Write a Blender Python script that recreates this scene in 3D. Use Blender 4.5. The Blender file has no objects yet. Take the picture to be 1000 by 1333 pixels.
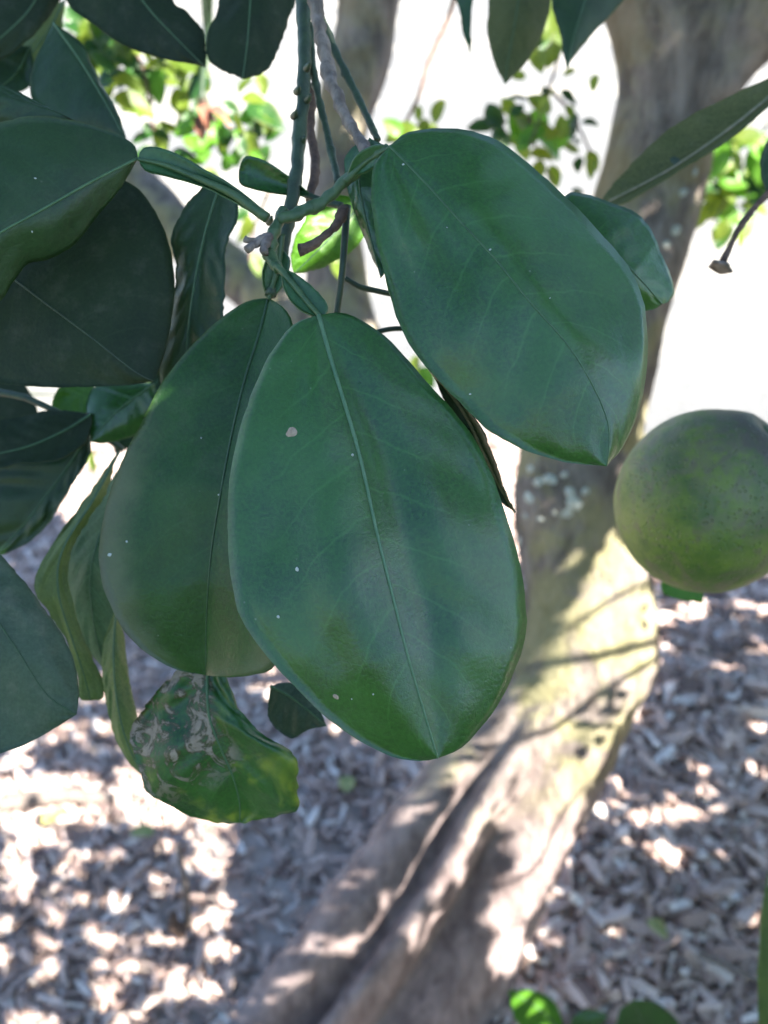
import bpy, bmesh, math, random
import numpy as np
from mathutils import Vector, Matrix, noise
from mathutils.bvhtree import BVHTree

random.seed(7)
rng = np.random.default_rng(7)
SC = bpy.context.scene
COL = SC.collection

# ------------------------------------------------------------------ camera
CAM_H, PITCH, LENS = 1.30, math.radians(32), 35.0
F = 1333 * LENS / 36.0
cd = bpy.data.cameras.new('camera')
cam = bpy.data.objects.new('camera', cd)
COL.objects.link(cam)
cam.location = (0, 0, CAM_H)
cam.rotation_euler = (math.pi / 2 - PITCH, 0, 0)
cd.sensor_fit = 'VERTICAL'
cd.sensor_height = 36
cd.lens = LENS
cd.clip_start = 0.02
cd.clip_end = 2000
cd.dof.use_dof = True
cd.dof.focus_distance = 0.287
cd.dof.aperture_fstop = 12.5
SC.camera = cam

# ------------------------------------------------------------------ light
TO_SUN = Vector((0.60, -0.40, 0.69)).normalized()
SUN_EL = math.asin(TO_SUN.z)
SUN_AZ = math.atan2(TO_SUN.x, TO_SUN.y)
w = bpy.data.worlds.new('World')
SC.world = w
w.use_nodes = True
nt = w.node_tree
sky = nt.nodes.new('ShaderNodeTexSky')
sky.sky_type = 'NISHITA'
sky.sun_disc = False
sky.sun_elevation = SUN_EL
sky.sun_rotation = SUN_AZ
bg = nt.nodes['Background']
bg.inputs['Strength'].default_value = 0.064
sky.ozone_density = 3.0
sky.dust_density = 0.3
nt.links.new(sky.outputs[0], bg.inputs['Color'])
sl = bpy.data.lights.new('sun', 'SUN')
sl.energy = 5.0
sl.angle = math.radians(0.53)
sl.color = (1.0, 0.94, 0.84)
so = bpy.data.objects.new('sun', sl)
COL.objects.link(so)
so.location = (3, -2, 6)
so.rotation_euler = TO_SUN.to_track_quat('Z', 'Y').to_euler()
SC.view_settings.view_transform = 'Standard'
SC.view_settings.look = 'None'
SC.view_settings.gamma = 1
SC.view_settings.use_curve_mapping = False
SC.view_settings.exposure = 2.95
SC.render.engine = 'CYCLES'
SC.cycles.use_denoising = True
SC.cycles.max_bounces = 8
SC.cycles.sample_clamp_indirect = 6

# ------------------------------------------------------------------ helpers
CP, SP = math.cos(PITCH), math.sin(PITCH)
FW = Vector((0, CP, -SP)); UP = Vector((0, SP, CP)); RT = Vector((1, 0, 0))
CAM = Vector((0, 0, CAM_H))

def P(x, y, d):
    """photo pixel (1000x1333) at depth d along the view axis -> world point"""
    x, y, d = float(x), float(y), float(d)
    return CAM + d * (FW + (x - 500) / F * RT - (y - 666.5) / F * UP)

def PY(x, y, Y):
    """photo pixel at world distance Y in front of the camera"""
    return P(x, y, Y / (CP - (y - 666.5) / F * SP))

def PG(x, y):
    """photo pixel on the ground"""
    k = (y - 666.5) / F
    return P(x, y, CAM_H / (SP + k * CP))

def to_px(p):
    q = Vector(p) - CAM
    d = q.dot(FW)
    if d < 0.02:
        return None
    return 500 + F * q.dot(RT) / d, 666.5 - F * q.dot(UP) / d, d

def catmull(pts, n):
    """n points along a smooth curve through pts, evenly spaced by length"""
    p = np.array([list(q) for q in pts], float)
    if len(p) == 2:
        t = np.linspace(0, 1, n)[:, None]
        return p[0] * (1 - t) + p[1] * t
    e = np.vstack([2 * p[0] - p[1], p, 2 * p[-1] - p[-2]])
    out = []
    for i in range(1, len(e) - 2):
        a, b, c, d = e[i - 1], e[i], e[i + 1], e[i + 2]
        for t in np.linspace(0, 1, 16, endpoint=False):
            out.append(0.5 * ((2 * b) + (c - a) * t + (2 * a - 5 * b + 4 * c - d) * t * t + (3 * b - a - 3 * c + d) * t ** 3))
    out.append(p[-1])
    o = np.array(out)
    s = np.concatenate([[0], np.cumsum(np.linalg.norm(np.diff(o, axis=0), axis=1))])
    tt = np.linspace(0, s[-1], n)
    return np.stack([np.interp(tt, s, o[:, k]) for k in range(o.shape[1])], 1)

def origin_of(parent):
    v = Vector((0, 0, 0))
    while parent is not None:
        v += parent.location
        parent = parent.parent
    return v

def obj(name, verts, faces, mat, parent=None, smooth=True, uvs=None, mat_idx=None):
    o0 = origin_of(parent)
    me = bpy.data.meshes.new(name)
    me.from_pydata([tuple(Vector(v) - o0) for v in verts], [], faces)
    mats = mat if isinstance(mat, (list, tuple)) else [mat]
    for m in mats:
        me.materials.append(m)
    if uvs is not None:
        ul = me.uv_layers.new(name='UVMap')
        vi = np.empty(len(me.loops), np.int32)
        me.loops.foreach_get('vertex_index', vi)
        ul.data.foreach_set('uv', np.asarray(uvs, np.float32)[vi].ravel())
    if mat_idx is not None:
        me.polygons.foreach_set('material_index', mat_idx)
    if smooth:
        me.polygons.foreach_set('use_smooth', [True] * len(me.polygons))
    me.update()
    o = bpy.data.objects.new(name, me)
    COL.objects.link(o)
    o.parent = parent
    return o

def thing(name, label, cat, loc, group=None):
    o = bpy.data.objects.new(name, None)
    COL.objects.link(o)
    o.empty_display_size = 0.03
    o.location = loc
    o['label'] = label
    o['category'] = cat
    if group:
        o['group'] = group
    return o

def tag(o, label=None, cat=None, group=None, kind=None):
    for k, v in (('label', label), ('category', cat), ('group', group), ('kind', kind)):
        if v:
            o[k] = v
    return o

def tube_data(pts, radii, n=10, seg=24, rough=0.0, seed=0.0):
    """smooth tube through world points; closed with end caps"""
    c = catmull([tuple(p) for p in pts], seg)
    s = np.linspace(0, 1, len(radii))
    r = np.interp(np.linspace(0, 1, seg), s, radii)
    if rough and r.max() < .003 and seg >= 24:
        tt = np.linspace(0, 1, seg)
        for _ in range(4):
            r = r * (1 + random.uniform(.15, .4) * np.exp(-((tt - random.uniform(.05, .95)) / .025) ** 2))
    verts, faces = [], []
    up = Vector((0.3, 0.9, 0.2))
    for i in range(seg):
        a = Vector(c[max(i - 1, 0)]); b = Vector(c[min(i + 1, seg - 1)])
        t = (b - a).normalized()
        x = up - t * up.dot(t)
        x.normalize()
        y = t.cross(x)
        up = x
        for k in range(n):
            th = 2 * math.pi * k / n
            rr = r[i]
            q = Vector(c[i]) + (x * math.cos(th) + y * math.sin(th)) * rr
            if rough:
                rr2 = rough * rr * noise.noise(q / max(r.max(), 1e-4) * 0.8 + Vector((seed, seed, 0)))
                q += (x * math.cos(th) + y * math.sin(th)) * rr2
            verts.append(q)
    for i in range(seg - 1):
        for k in range(n):
            k2 = (k + 1) % n
            faces.append((i * n + k, i * n + k2, (i + 1) * n + k2, (i + 1) * n + k))
    a = len(verts)
    verts.append(Vector(c[0])); verts.append(Vector(c[-1]))
    for k in range(n):
        k2 = (k + 1) % n
        faces.append((a, k2, k))
        faces.append((a + 1, (seg - 1) * n + k, (seg - 1) * n + k2))
    return verts, faces

def tube(name, pts, radii, mat, parent=None, n=10, seg=24, rough=0.0):
    v, f = tube_data(pts, radii, n, seg, rough, random.random() * 50)
    return obj(name, v, f, mat, parent)

# ------------------------------------------------------------------ materials
class NT:
    def __init__(self, name):
        self.m = bpy.data.materials.new(name)
        self.m.use_nodes = True
        self.t = self.m.node_tree
        self.t.nodes.clear()
        self.out = self.t.nodes.new('ShaderNodeOutputMaterial')
    def n(self, typ, ins=None, **props):
        nd = self.t.nodes.new(typ)
        for k, v in props.items():
            setattr(nd, k, v)
        for k, v in (ins or {}).items():
            s = nd.inputs[k]
            if isinstance(v, bpy.types.NodeSocket):
                self.t.links.new(v, s)
            else:
                s.default_value = v
        return nd
    def math(self, op, a, b=None, c=None, clamp=False):
        nd = self.t.nodes.new('ShaderNodeMath')
        nd.operation = op
        nd.use_clamp = clamp
        for i, v in enumerate((a, b, c)):
            if v is None:
                continue
            if isinstance(v, bpy.types.NodeSocket):
                self.t.links.new(v, nd.inputs[i])
            else:
                nd.inputs[i].default_value = v
        return nd.outputs[0]
    def step(self, v, lo, hi, a=0.0, b=1.0):
        nd = self.t.nodes.new('ShaderNodeMapRange')
        nd.interpolation_type = 'SMOOTHSTEP'
        self.t.links.new(v, nd.inputs['Value'])
        nd.inputs['From Min'].default_value = lo
        nd.inputs['From Max'].default_value = hi
        nd.inputs['To Min'].default_value = a
        nd.inputs['To Max'].default_value = b
        return nd.outputs['Result']
    def mix(self, f, a, b, blend='MIX'):
        nd = self.t.nodes.new('ShaderNodeMix')
        nd.data_type = 'RGBA'
        nd.blend_type = blend
        for s, v in ((nd.inputs[0], f), (nd.inputs[6], a), (nd.inputs[7], b)):
            if isinstance(v, bpy.types.NodeSocket):
                self.t.links.new(v, s)
            elif isinstance(v, (tuple, list)):
                s.default_value = (*v[:3], 1)
            else:
                s.default_value = v
        return nd.outputs[2]
    def noise(self, vec, scale, detail=4, rough=0.55, dist=0.0):
        nd = self.n('ShaderNodeTexNoise', {'Scale': scale, 'Detail': detail, 'Roughness': rough, 'Distortion': dist})
        if vec is not None:
            self.t.links.new(vec, nd.inputs['Vector'])
        return nd.outputs['Fac']
    def geo(self):
        return self.n('ShaderNodeNewGeometry').outputs['Position']
    def bump(self, h, strength, dist, normal=None):
        nd = self.n('ShaderNodeBump', {'Height': h, 'Strength': strength, 'Distance': dist})
        if normal is not None:
            self.t.links.new(normal, nd.inputs['Normal'])
        return nd.outputs['Normal']
    def done(self, shader):
        self.t.links.new(shader, self.out.inputs['Surface'])
        return self.m

def leaf_mat(name, c1, c2, rough=0.40, trans=0.22, tcol=(0.10, 0.22, 0.02), vein=0.35, nveins=9.0, veincol=None,
             specks=0.5, dust=0.25, yellow=0.0, scar=False, spec=0.5, film=0.0, coat=0.0):
    N = NT(name)
    uv = N.n('ShaderNodeUVMap').outputs[0]
    sep = N.n('ShaderNodeSeparateXYZ', {0: uv})
    u = sep.outputs[0]
    v = N.math('MULTIPLY_ADD', sep.outputs[1], 2.0, -1.0)
    av = N.math('ABSOLUTE', v)
    pos = N.geo()
    warp = N.noise(pos, 60, 2)
    # lateral veins sweep forward and curve up towards the edge
    k = N.math('MULTIPLY', N.math('POWER', av, 1.25), 0.20)
    side = N.math('MULTIPLY', N.math('SIGN', v), 0.028)
    wv = N.math('MULTIPLY', N.math('ADD', N.math('SUBTRACT', u, k), N.math('ADD', side, N.math('MULTIPLY', warp, 0.06))), nveins)
    pp = N.math('PINGPONG', wv, 0.5)
    veins = N.math('MULTIPLY', N.step(pp, 0.0, 0.05, 1.0, 0.0), N.step(av, 0.9, 0.35, 0.0, 1.0))
    puff = N.step(pp, 0.0, 0.5)
    net = N.n('ShaderNodeTexVoronoi', {'Vector': pos, 'Scale': 420.0}, feature='DISTANCE_TO_EDGE').outputs['Distance']
    netm = N.step(net, 0.0, 0.10, 1.0, 0.0)
    big = N.noise(pos, 38, 4, 0.6)
    fine = N.noise(pos, 900, 3, 0.6)
    col = N.mix(N.step(big, 0.36, 0.66), c1, c2)
    col = N.mix(N.math('MULTIPLY', N.math('SUBTRACT', fine, 0.35), 1.3, clamp=True), col, tuple(min(1, x * 1.7) for x in c2))
    if yellow:
        yel = N.math('MULTIPLY', N.step(N.noise(pos, 55, 3, 0.6, 0.6), 0.5, 0.68), N.math('MULTIPLY_ADD', puff, -0.6, 1.0))
        col = N.mix(N.math('MULTIPLY', yel, yellow), col, (0.20, 0.24, 0.02))
    vc = veincol or tuple(min(1, x * 1.9 + 0.012) for x in c2)
    col = N.mix(N.math('MULTIPLY', veins, vein), col, vc)
    col = N.mix(N.math('MULTIPLY', netm, vein * 0.22), col, vc)
    rim = N.step(av, 0.978, 1.0)
    col = N.mix(N.math('MULTIPLY', rim, 0.10), col, (0.16, 0.19, 0.06))
    # dust film and light flecks
    dn = N.math('MULTIPLY', N.step(N.noise(pos, 90, 6, 0.7), 0.48, 0.75), dust)
    col = N.mix(dn, col, (0.22, 0.21, 0.16))
    if film:
        fm = N.math('MULTIPLY', N.step(N.math('ADD', av, N.math('MULTIPLY', big, 0.5)), 0.86, 1.25), N.math('MULTIPLY', N.step(u, 0.30, 0.55), N.step(u, 1.0, 0.8)))
        col = N.mix(N.math('MULTIPLY', fm, film), col, (0.17, 0.155, 0.095))
    vor = N.n('ShaderNodeTexVoronoi', {'Vector': pos, 'Scale': 330.0})
    rnd = N.n('ShaderNodeSeparateColor', {0: vor.outputs['Color']})
    sp = N.math('MULTIPLY', N.step(N.math('ADD', vor.outputs['Distance'], N.math('MULTIPLY', fine, 0.16)), 0.13, 0.22, 1.0, 0.0), N.step(rnd.outputs[0], 0.86, 0.92))
    sp = N.math('MULTIPLY', sp, N.step(N.noise(pos, 70, 3, .6), 0.44, 0.62, 0.1, 1.0))
    col = N.mix(N.math('MULTIPLY', sp, specks), col, (0.30, 0.32, 0.25))
    vor2 = N.n('ShaderNodeTexVoronoi', {'Vector': pos, 'Scale': 60.0})
    rnd2 = N.n('ShaderNodeSeparateColor', {0: vor2.outputs['Color']})
    sp2 = N.math('MULTIPLY', N.step(N.math('ADD', vor2.outputs['Distance'], N.math('MULTIPLY', fine, 0.06)), 0.06, 0.085, 1.0, 0.0), N.step(rnd2.outputs[0], 0.93, 0.94))
    col = N.mix(N.math('MULTIPLY', sp2, specks * 0.3), col, (0.40, 0.34, 0.25))
    rgh = N.math('ADD', N.math('MULTIPLY_ADD', big, 0.22, rough - 0.10), N.math('MULTIPLY', N.math('ADD', dn, sp), 0.5))
    h = N.math('ADD', N.math('MULTIPLY', puff, 0.22), N.math('MULTIPLY', fine, 0.42))
    h = N.math('SUBTRACT', h, N.math('MULTIPLY', netm, 0.05))
    h = N.math('ADD', h, N.math('MULTIPLY', big, 1.2))
    if scar:
        m = N.math('MULTIPLY', N.step(u, 0.80, 0.50), N.step(v, 0.35, 0.0))
        sn = N.noise(pos, 95, 5, 0.7, 1.6)
        sm = N.math('MULTIPLY', N.step(sn, 0.505, 0.56), m)
        ring = N.math('MULTIPLY', N.step(sn, 0.46, 0.49), m)
        col = N.mix(N.math('MULTIPLY', ring, 0.8), col, (0.060, 0.040, 0.018))
        sc_ = N.mix(N.noise(pos, 420, 4), (0.16, 0.115, 0.08), (0.42, 0.335, 0.26))
        col = N.mix(N.math('MULTIPLY', sm, 0.88), col, sc_)
        rgh = N.math('ADD', rgh, N.math('MULTIPLY', sm, 0.4))
        h = N.math('ADD', h, N.math('MULTIPLY', sm, 1.4))
    nrm = N.bump(h, 0.5, 0.0007)
    pb = N.n('ShaderNodeBsdfPrincipled', {'Base Color': col, 'Roughness': rgh, 'Normal': nrm, 'Specular IOR Level': spec, 'Coat Weight': coat, 'Coat Roughness': 0.22})
    tr = N.n('ShaderNodeBsdfTranslucent', {'Color': N.mix(0.55, col, tcol)})
    ms = N.n('ShaderNodeMixShader', {0: trans, 1: pb.outputs[0], 2: tr.outputs[0]})
    return N.done(ms.outputs[0])

def plain_mat(name, c1, c2, scale, rough=0.6, bump=0.4, dist=0.0006, bscale=None, stretch=None):
    N = NT(name)
    pos = N.geo()
    if stretch:
        pos = N.n('ShaderNodeVectorMath', {0: pos, 1: stretch}, operation='MULTIPLY').outputs[0]
    a = N.noise(pos, scale, 5, 0.6)
    col = N.mix(N.step(a, 0.33, 0.68), c1, c2)
    b = N.noise(pos, bscale or scale * 3, 5, 0.6)
    pb = N.n('ShaderNodeBsdfPrincipled', {'Base Color': col, 'Roughness': rough, 'Normal': N.bump(b, bump, dist)})
    return N.done(pb.outputs[0])

M = {}
M['glossy'] = leaf_mat('leaf_glossy', (0.009, 0.046, 0.008), (0.020, 0.080, 0.011), rough=0.30, trans=0.14, vein=0.36, dust=0.03, specks=.4, spec=0.5, coat=0.30)
M['dusty'] = leaf_mat('leaf_dusty', (0.008, 0.034, 0.006), (0.017, 0.058, 0.009), rough=0.36, trans=0.14, vein=0.14, dust=0.08, specks=1.0, film=.5, spec=0.35)
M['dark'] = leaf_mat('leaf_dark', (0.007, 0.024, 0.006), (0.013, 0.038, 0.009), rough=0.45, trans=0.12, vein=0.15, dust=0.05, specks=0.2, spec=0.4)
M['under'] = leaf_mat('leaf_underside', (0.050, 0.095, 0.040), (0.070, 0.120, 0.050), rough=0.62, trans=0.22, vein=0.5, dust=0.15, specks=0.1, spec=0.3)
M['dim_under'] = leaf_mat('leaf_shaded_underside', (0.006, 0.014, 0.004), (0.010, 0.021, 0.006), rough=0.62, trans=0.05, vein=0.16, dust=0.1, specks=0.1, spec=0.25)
M['dull'] = leaf_mat('leaf_dull', (0.028, 0.048, 0.028), (0.040, 0.064, 0.036), rough=0.58, trans=0.06, vein=0.12, dust=0.2, specks=0.1, spec=0.3)
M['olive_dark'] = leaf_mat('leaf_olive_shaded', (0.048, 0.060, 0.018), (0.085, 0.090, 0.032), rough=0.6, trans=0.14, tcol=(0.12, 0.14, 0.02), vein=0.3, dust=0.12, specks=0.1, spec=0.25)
M['olive'] = leaf_mat('leaf_olive', (0.060, 0.100, 0.022), (0.110, 0.145, 0.034), rough=0.55, trans=0.25, tcol=(0.2, 0.25, 0.03), vein=0.45, dust=0.2, specks=0.1)
M['scar'] = leaf_mat('leaf_scarred', (0.006, 0.034, 0.008), (0.020, 0.078, 0.010), rough=0.36, trans=0.14, vein=0.3, yellow=0.85, scar=True, dust=0.1, nveins=7)
M['bright'] = leaf_mat('leaf_young', (0.05, 0.15, 0.012), (0.08, 0.20, 0.016), rough=0.42, trans=0.42, tcol=(0.16, 0.40, 0.015), vein=0.3, dust=0.0, specks=0.0)
M['far'] = leaf_mat('leaf_sunny', (0.05, 0.10, 0.011), (0.11, 0.15, 0.016), rough=0.45, trans=0.48, tcol=(0.28, 0.38, 0.03), vein=0.3, dust=0.0, specks=0.0)
M['unseen_crown'] = leaf_mat('leaf_unseen_crown', (0.02, 0.06, 0.015), (0.035, 0.09, 0.02), rough=0.45, trans=0.15, dust=0.1, specks=0.0)
M['midrib'] = plain_mat('midrib_green', (0.030, 0.080, 0.030), (0.048, 0.105, 0.040), 300, 0.5)
M['midrib_light'] = plain_mat('midrib_light_green', (0.055, 0.125, 0.060), (0.080, 0.155, 0.080), 300, 0.5)
M['midrib_dark'] = plain_mat('midrib_dark_green', (0.014, 0.045, 0.014), (0.022, 0.062, 0.018), 300, 0.45)
M['midrib_pale'] = plain_mat('midrib_pale', (0.16, 0.16, 0.085), (0.26, 0.22, 0.14), 300, 0.6)
M['stem'] = plain_mat('green_stem', (0.014, 0.030, 0.014), (0.030, 0.056, 0.024), 220, 0.5, 0.6)
M['petiole'] = leaf_mat('petiole_green', (0.014, 0.052, 0.018), (0.022, 0.074, 0.022), nveins=1.0, rough=0.40, trans=0.12, vein=0.05, dust=0.15)
M['stem_light'] = plain_mat('light_green_stem', (0.024, 0.060, 0.022), (0.046, 0.090, 0.032), 220, 0.5, 0.6)
M['woody'] = plain_mat('grey_bark_twig', (0.090, 0.069, 0.058), (0.21, 0.172, 0.150), 260, 0.85, 0.9, 0.001, stretch=(1, 1, 0.25))
M['brown'] = plain_mat('brown_twig', (0.055, 0.032, 0.024), (0.13, 0.08, 0.058), 240, 0.85, 0.9, 0.001)
M['darkstem'] = plain_mat('dark_green_stem', (0.014, 0.030, 0.014), (0.026, 0.050, 0.020), 220, 0.5, 0.5)

# trunk bark: grey-brown with moss, lichen, wrinkles
def bark_mat():
    N = NT('citrus_bark')
    pos = N.geo()
    st = N.n('ShaderNodeVectorMath', {0: pos, 1: (1, 1, 0.35)}, operation='MULTIPLY').outputs[0]
    big = N.noise(pos, 11, 5, 0.6, 0.4)
    mid = N.noise(st, 42, 6, 0.65, 0.3)
    fine = N.noise(st, 190, 5, 0.7)
    col = N.mix(N.step(mid, 0.3, 0.7), (0.080, 0.066, 0.058), (0.245, 0.208, 0.186))
    col = N.mix(N.step(fine, 0.5, 0.8, 0, 0.4), col, (0.40, 0.34, 0.30))
    z = N.n('ShaderNodeSeparateXYZ', {0: pos}).outputs[2]
    low = N.mix(N.step(mid, 0.3, 0.7), (0.125, 0.094, 0.092), (0.30, 0.238, 0.228))
    col = N.mix(N.step(z, 0.50, 0.26), col, low)
    zb = N.math('MULTIPLY', N.step(z, 0.27, 0.44), N.step(z, 1.5, 0.9))
    moss = N.math('MULTIPLY', N.step(N.math('ADD', big, N.math('MULTIPLY', mid, 0.35)), 0.60, 0.78), zb)
    col = N.mix(N.math('MULTIPLY', moss, 0.62), col, N.mix(fine, (0.13, 0.125, 0.035), (0.36, 0.34, 0.16)))
    up = N.math('MULTIPLY', N.step(z, 0.75, 1.1), N.step(big, 0.50, 0.62))
    col = N.mix(N.math('MULTIPLY', up, 0.30), col, (0.13, 0.065, 0.042))
    vor = N.n('ShaderNodeTexVoronoi', {'Vector': N.n('ShaderNodeVectorMath', {0: pos, 1: N.n('ShaderNodeTexNoise', {'Vector': pos, 'Scale': 60.0}).outputs['Color']}, operation='MULTIPLY_ADD').outputs[0], 'Scale': 26.0})
    vor.inputs['Randomness'].default_value = 1
    dd = N.n('ShaderNodeTexVoronoi', {'Vector': pos, 'Scale': 34.0})
    rc = N.n('ShaderNodeSeparateColor', {0: dd.outputs['Color']})
    edge = N.math('ADD', dd.outputs['Distance'], N.math('MULTIPLY', N.math('SUBTRACT', fine, 0.5), 0.25))
    lich = N.math('MULTIPLY', N.step(edge, 0.16, 0.40, 1, 0), N.step(rc.outputs[0], 0.72, 0.76))
    lich = N.math('MULTIPLY', N.math('MULTIPLY', lich, N.step(big, 0.45, 0.55)), N.math('MULTIPLY', N.step(z, 0.60, 0.66), N.step(z, 0.84, 0.78)))
    col = N.mix(N.math('MULTIPLY', lich, 0.25), col, (0.42, 0.43, 0.36))
    h = N.math('ADD', N.math('MULTIPLY', mid, 1.0), N.math('MULTIPLY', fine, 0.35))
    h = N.math('ADD', h, N.math('MULTIPLY', lich, 0.15))
    pb = N.n('ShaderNodeBsdfPrincipled', {'Base Color': col, 'Roughness': 0.85, 'Normal': N.bump(h, 1.0, 0.009), 'Specular IOR Level': 0.25})
    return N.done(pb.outputs[0])
M['bark'] = bark_mat()

def ground_mat():
    N = NT('ground_soil')
    pos = N.geo()
    sp = N.n('ShaderNodeSeparateXYZ', {0: pos})
    a = N.noise(pos, 18, 6, 0.65)
    b = N.noise(pos, 110, 5, 0.7)
    soil = N.mix(N.step(a, 0.3, 0.7), (0.30, 0.245, 0.220), (0.46, 0.385, 0.35))
    soil = N.mix(N.step(b, 0.55, 0.8, 0, 0.5), soil, (0.38, 0.33, 0.30))
    c = N.noise(pos, 1.3, 5, 0.6)
    d = N.noise(pos, 9, 6, 0.7)
    dry = N.mix(N.step(c, 0.35, 0.68), (0.30, 0.275, 0.245), (0.19, 0.19, 0.165))
    dry = N.mix(N.step(d, 0.5, 0.8, 0, 0.5), dry, (0.46, 0.42, 0.36))
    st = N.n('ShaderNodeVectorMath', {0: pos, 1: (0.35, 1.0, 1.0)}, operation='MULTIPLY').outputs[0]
    shade_bands = N.step(N.math('ADD', N.noise(st, 1.1, 5, 0.62, 0.5), N.math('MULTIPLY', d, 0.15)), 0.45, 0.60)
    dry = N.mix(N.math('MULTIPLY', shade_bands, 0.9), dry, (0.105, 0.108, 0.112))  # tree-shadow bands across the far ground, put into the soil colour
    # the mulch ring gives way to bare dry ground about 2.2 m from the camera
    r = N.math('ADD', sp.outputs[1], N.math('MULTIPLY', N.math('SUBTRACT', N.noise(pos, 3, 4), 0.5), 0.9))
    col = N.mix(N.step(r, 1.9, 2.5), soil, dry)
    added_grass = N.mix(N.step(N.noise(pos, 60, 4, .7), .3, .7), (0.030, 0.055, 0.014), (0.075, 0.110, 0.030))
    col = N.mix(N.step(r, -0.7, -1.3), col, added_grass)  # green ground behind the camera, added for its reflection in the leaves
    h = N.math('ADD', a, N.math('MULTIPLY', b, 0.5))
    pb = N.n('ShaderNodeBsdfPrincipled', {'Base Color': col, 'Roughness': 0.95, 'Normal': N.bump(h, 0.9, 0.012), 'Specular IOR Level': 0.2})
    return N.done(pb.outputs[0])
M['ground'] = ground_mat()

def chip_mat(name, attr):
    N = NT(name)
    pos = N.geo()
    if attr:
        t = N.n('ShaderNodeAttribute', attribute_name='tone').outputs['Fac']
    else:
        t = N.n('ShaderNodeObjectInfo').outputs['Random']
    ramp = N.n('ShaderNodeValToRGB', {0: t})
    cr = ramp.color_ramp
    stops = [(0.0, (0.10, 0.070, 0.062)), (0.25, (0.27, 0.188, 0.165)), (0.5, (0.45, 0.325, 0.285)), (0.75, (0.57, 0.43, 0.38)), (0.92, (0.66, 0.53, 0.475)), (1.0, (0.76, 0.68, 0.64))]
    while len(cr.elements) < len(stops):
        cr.elements.new(0.5)
    for e, (p_, c_) in zip(cr.elements, stops):
        e.position = p_
        e.color = (*c_, 1)
    g = N.noise(pos, 260, 5, 0.7)
    col = N.mix(N.step(g, 0.35, 0.75, 0.0, 0.55), ramp.outputs[0], (0.10, 0.075, 0.062))
    pb = N.n('ShaderNodeBsdfPrincipled', {'Base Color': col, 'Roughness': 0.8, 'Normal': N.bump(g, 0.7, 0.002), 'Specular IOR Level': 0.3})
    return N.done(pb.outputs[0])
M['chip'] = chip_mat('wood_chip', False)
M['chips'] = chip_mat('wood_chip_bed', True)

def fruit_mat():
    N = NT('green_orange_peel')
    pos = N.geo()
    tc = N.n('ShaderNodeTexCoord').outputs['Object']
    sp = N.n('ShaderNodeSeparateXYZ', {0: tc})
    a = N.noise(pos, 36, 6, 0.68)
    b = N.noise(pos, 140, 5, 0.7)
    col = N.mix(N.step(a, 0.38, 0.62), (0.040, 0.090, 0.009), (0.115, 0.170, 0.018))
    rus = N.math('ADD', N.math('MULTIPLY', sp.outputs[2], 11.0), N.math('ADD', N.math('MULTIPLY', a, 1.1), N.math('MULTIPLY', sp.outputs[0], 5.0)))
    russet = N.math('MULTIPLY', N.step(rus, 0.30, 0.92), N.step(b, 0.38, 0.60, 0.25, 1.0))
    col = N.mix(N.math('MULTIPLY', russet, 0.62), col, (0.115, 0.098, 0.075))
    bl = N.step(N.noise(pos, 52, 7, 0.8, 1.2), 0.50, 0.58)
    col = N.mix(N.math('MULTIPLY', bl, 0.6), col, (0.100, 0.084, 0.058))
    stem_d = N.n('ShaderNodeVectorMath', {0: N.n('ShaderNodeVectorMath', {0: tc}, operation='NORMALIZE').outputs[0], 1: tuple(FRUIT_AXIS)}, operation='DOT_PRODUCT').outputs['Value']
    sd_ = N.step(N.math('ADD', stem_d, N.math('MULTIPLY', N.math('SUBTRACT', b, 0.5), 0.5)), 0.66, 0.98)
    col = N.mix(N.math('MULTIPLY', sd_, 0.85), col, (0.050, 0.038, 0.030))  # russet at the stem end, with the dimple's shade put into the colour
    scr = N.noise(N.n('ShaderNodeVectorMath', {0: pos, 1: (1, 1, .35)}, operation='MULTIPLY').outputs[0], 210, 6, .75, 1.0)
    col = N.mix(N.step(scr, 0.58, 0.72, 0, .5), col, (0.15, 0.125, 0.085))
    pore = N.n('ShaderNodeTexVoronoi', {'Vector': pos, 'Scale': 480.0}).outputs['Distance']
    pm = N.step(pore, 0.05, 0.4)
    h = N.math('ADD', N.math('MULTIPLY', pm, 0.7), N.math('MULTIPLY', a, 1.0))
    col = N.mix(N.step(pm, 0.6, 0.0, 0, 0.35), col, (0.03, 0.06, 0.01))
    pb = N.n('ShaderNodeBsdfPrincipled', {'Base Color': col, 'Roughness': 0.52, 'Normal': N.bump(h, 0.6, 0.0010), 'Specular IOR Level': 0.45})
    return N.done(pb.outputs[0])
FD = 0.45
FRUIT_AXIS = (P(1000, 576, FD - .0160) - P(922, 652, FD)).normalized()
M['fruit'] = fruit_mat()

# ------------------------------------------------------------------ ground
def gz(x, y):
    z = 0.018 * noise.noise(Vector((x * 2.1, y * 2.1, 3.0))) + 0.010 * noise.noise(Vector((x * 7, y * 7, 1.0)))
    fade = max(0.0, 1 - max(abs(x) / 6, abs(y - 1.5) / 6))
    return z * fade

def axis(lo, hi, n, far):
    a = list(np.linspace(lo, hi, n))
    s, out_hi, out_lo = (hi - lo) / n, [], []
    x, st = hi, s
    while x < far:
        st *= 1.5; x += st; out_hi.append(x)
    x, st = lo, s
    while x > -far:
        st *= 1.5; x -= st; out_lo.append(x)
    return out_lo[::-1] + a + out_hi
gx = axis(-2.2, 2.2, 111, 400); gy = axis(-0.6, 4.4, 126, 400)
gv = [(x, y, gz(x, y)) for y in gy for x in gx]
nx = len(gx)
gf = [(j * nx + i, j * nx + i + 1, (j + 1) * nx + i + 1, (j + 1) * nx + i) for j in range(len(gy) - 1) for i in range(nx - 1)]
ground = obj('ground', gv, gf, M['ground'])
ground['kind'] = 'structure'

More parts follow.
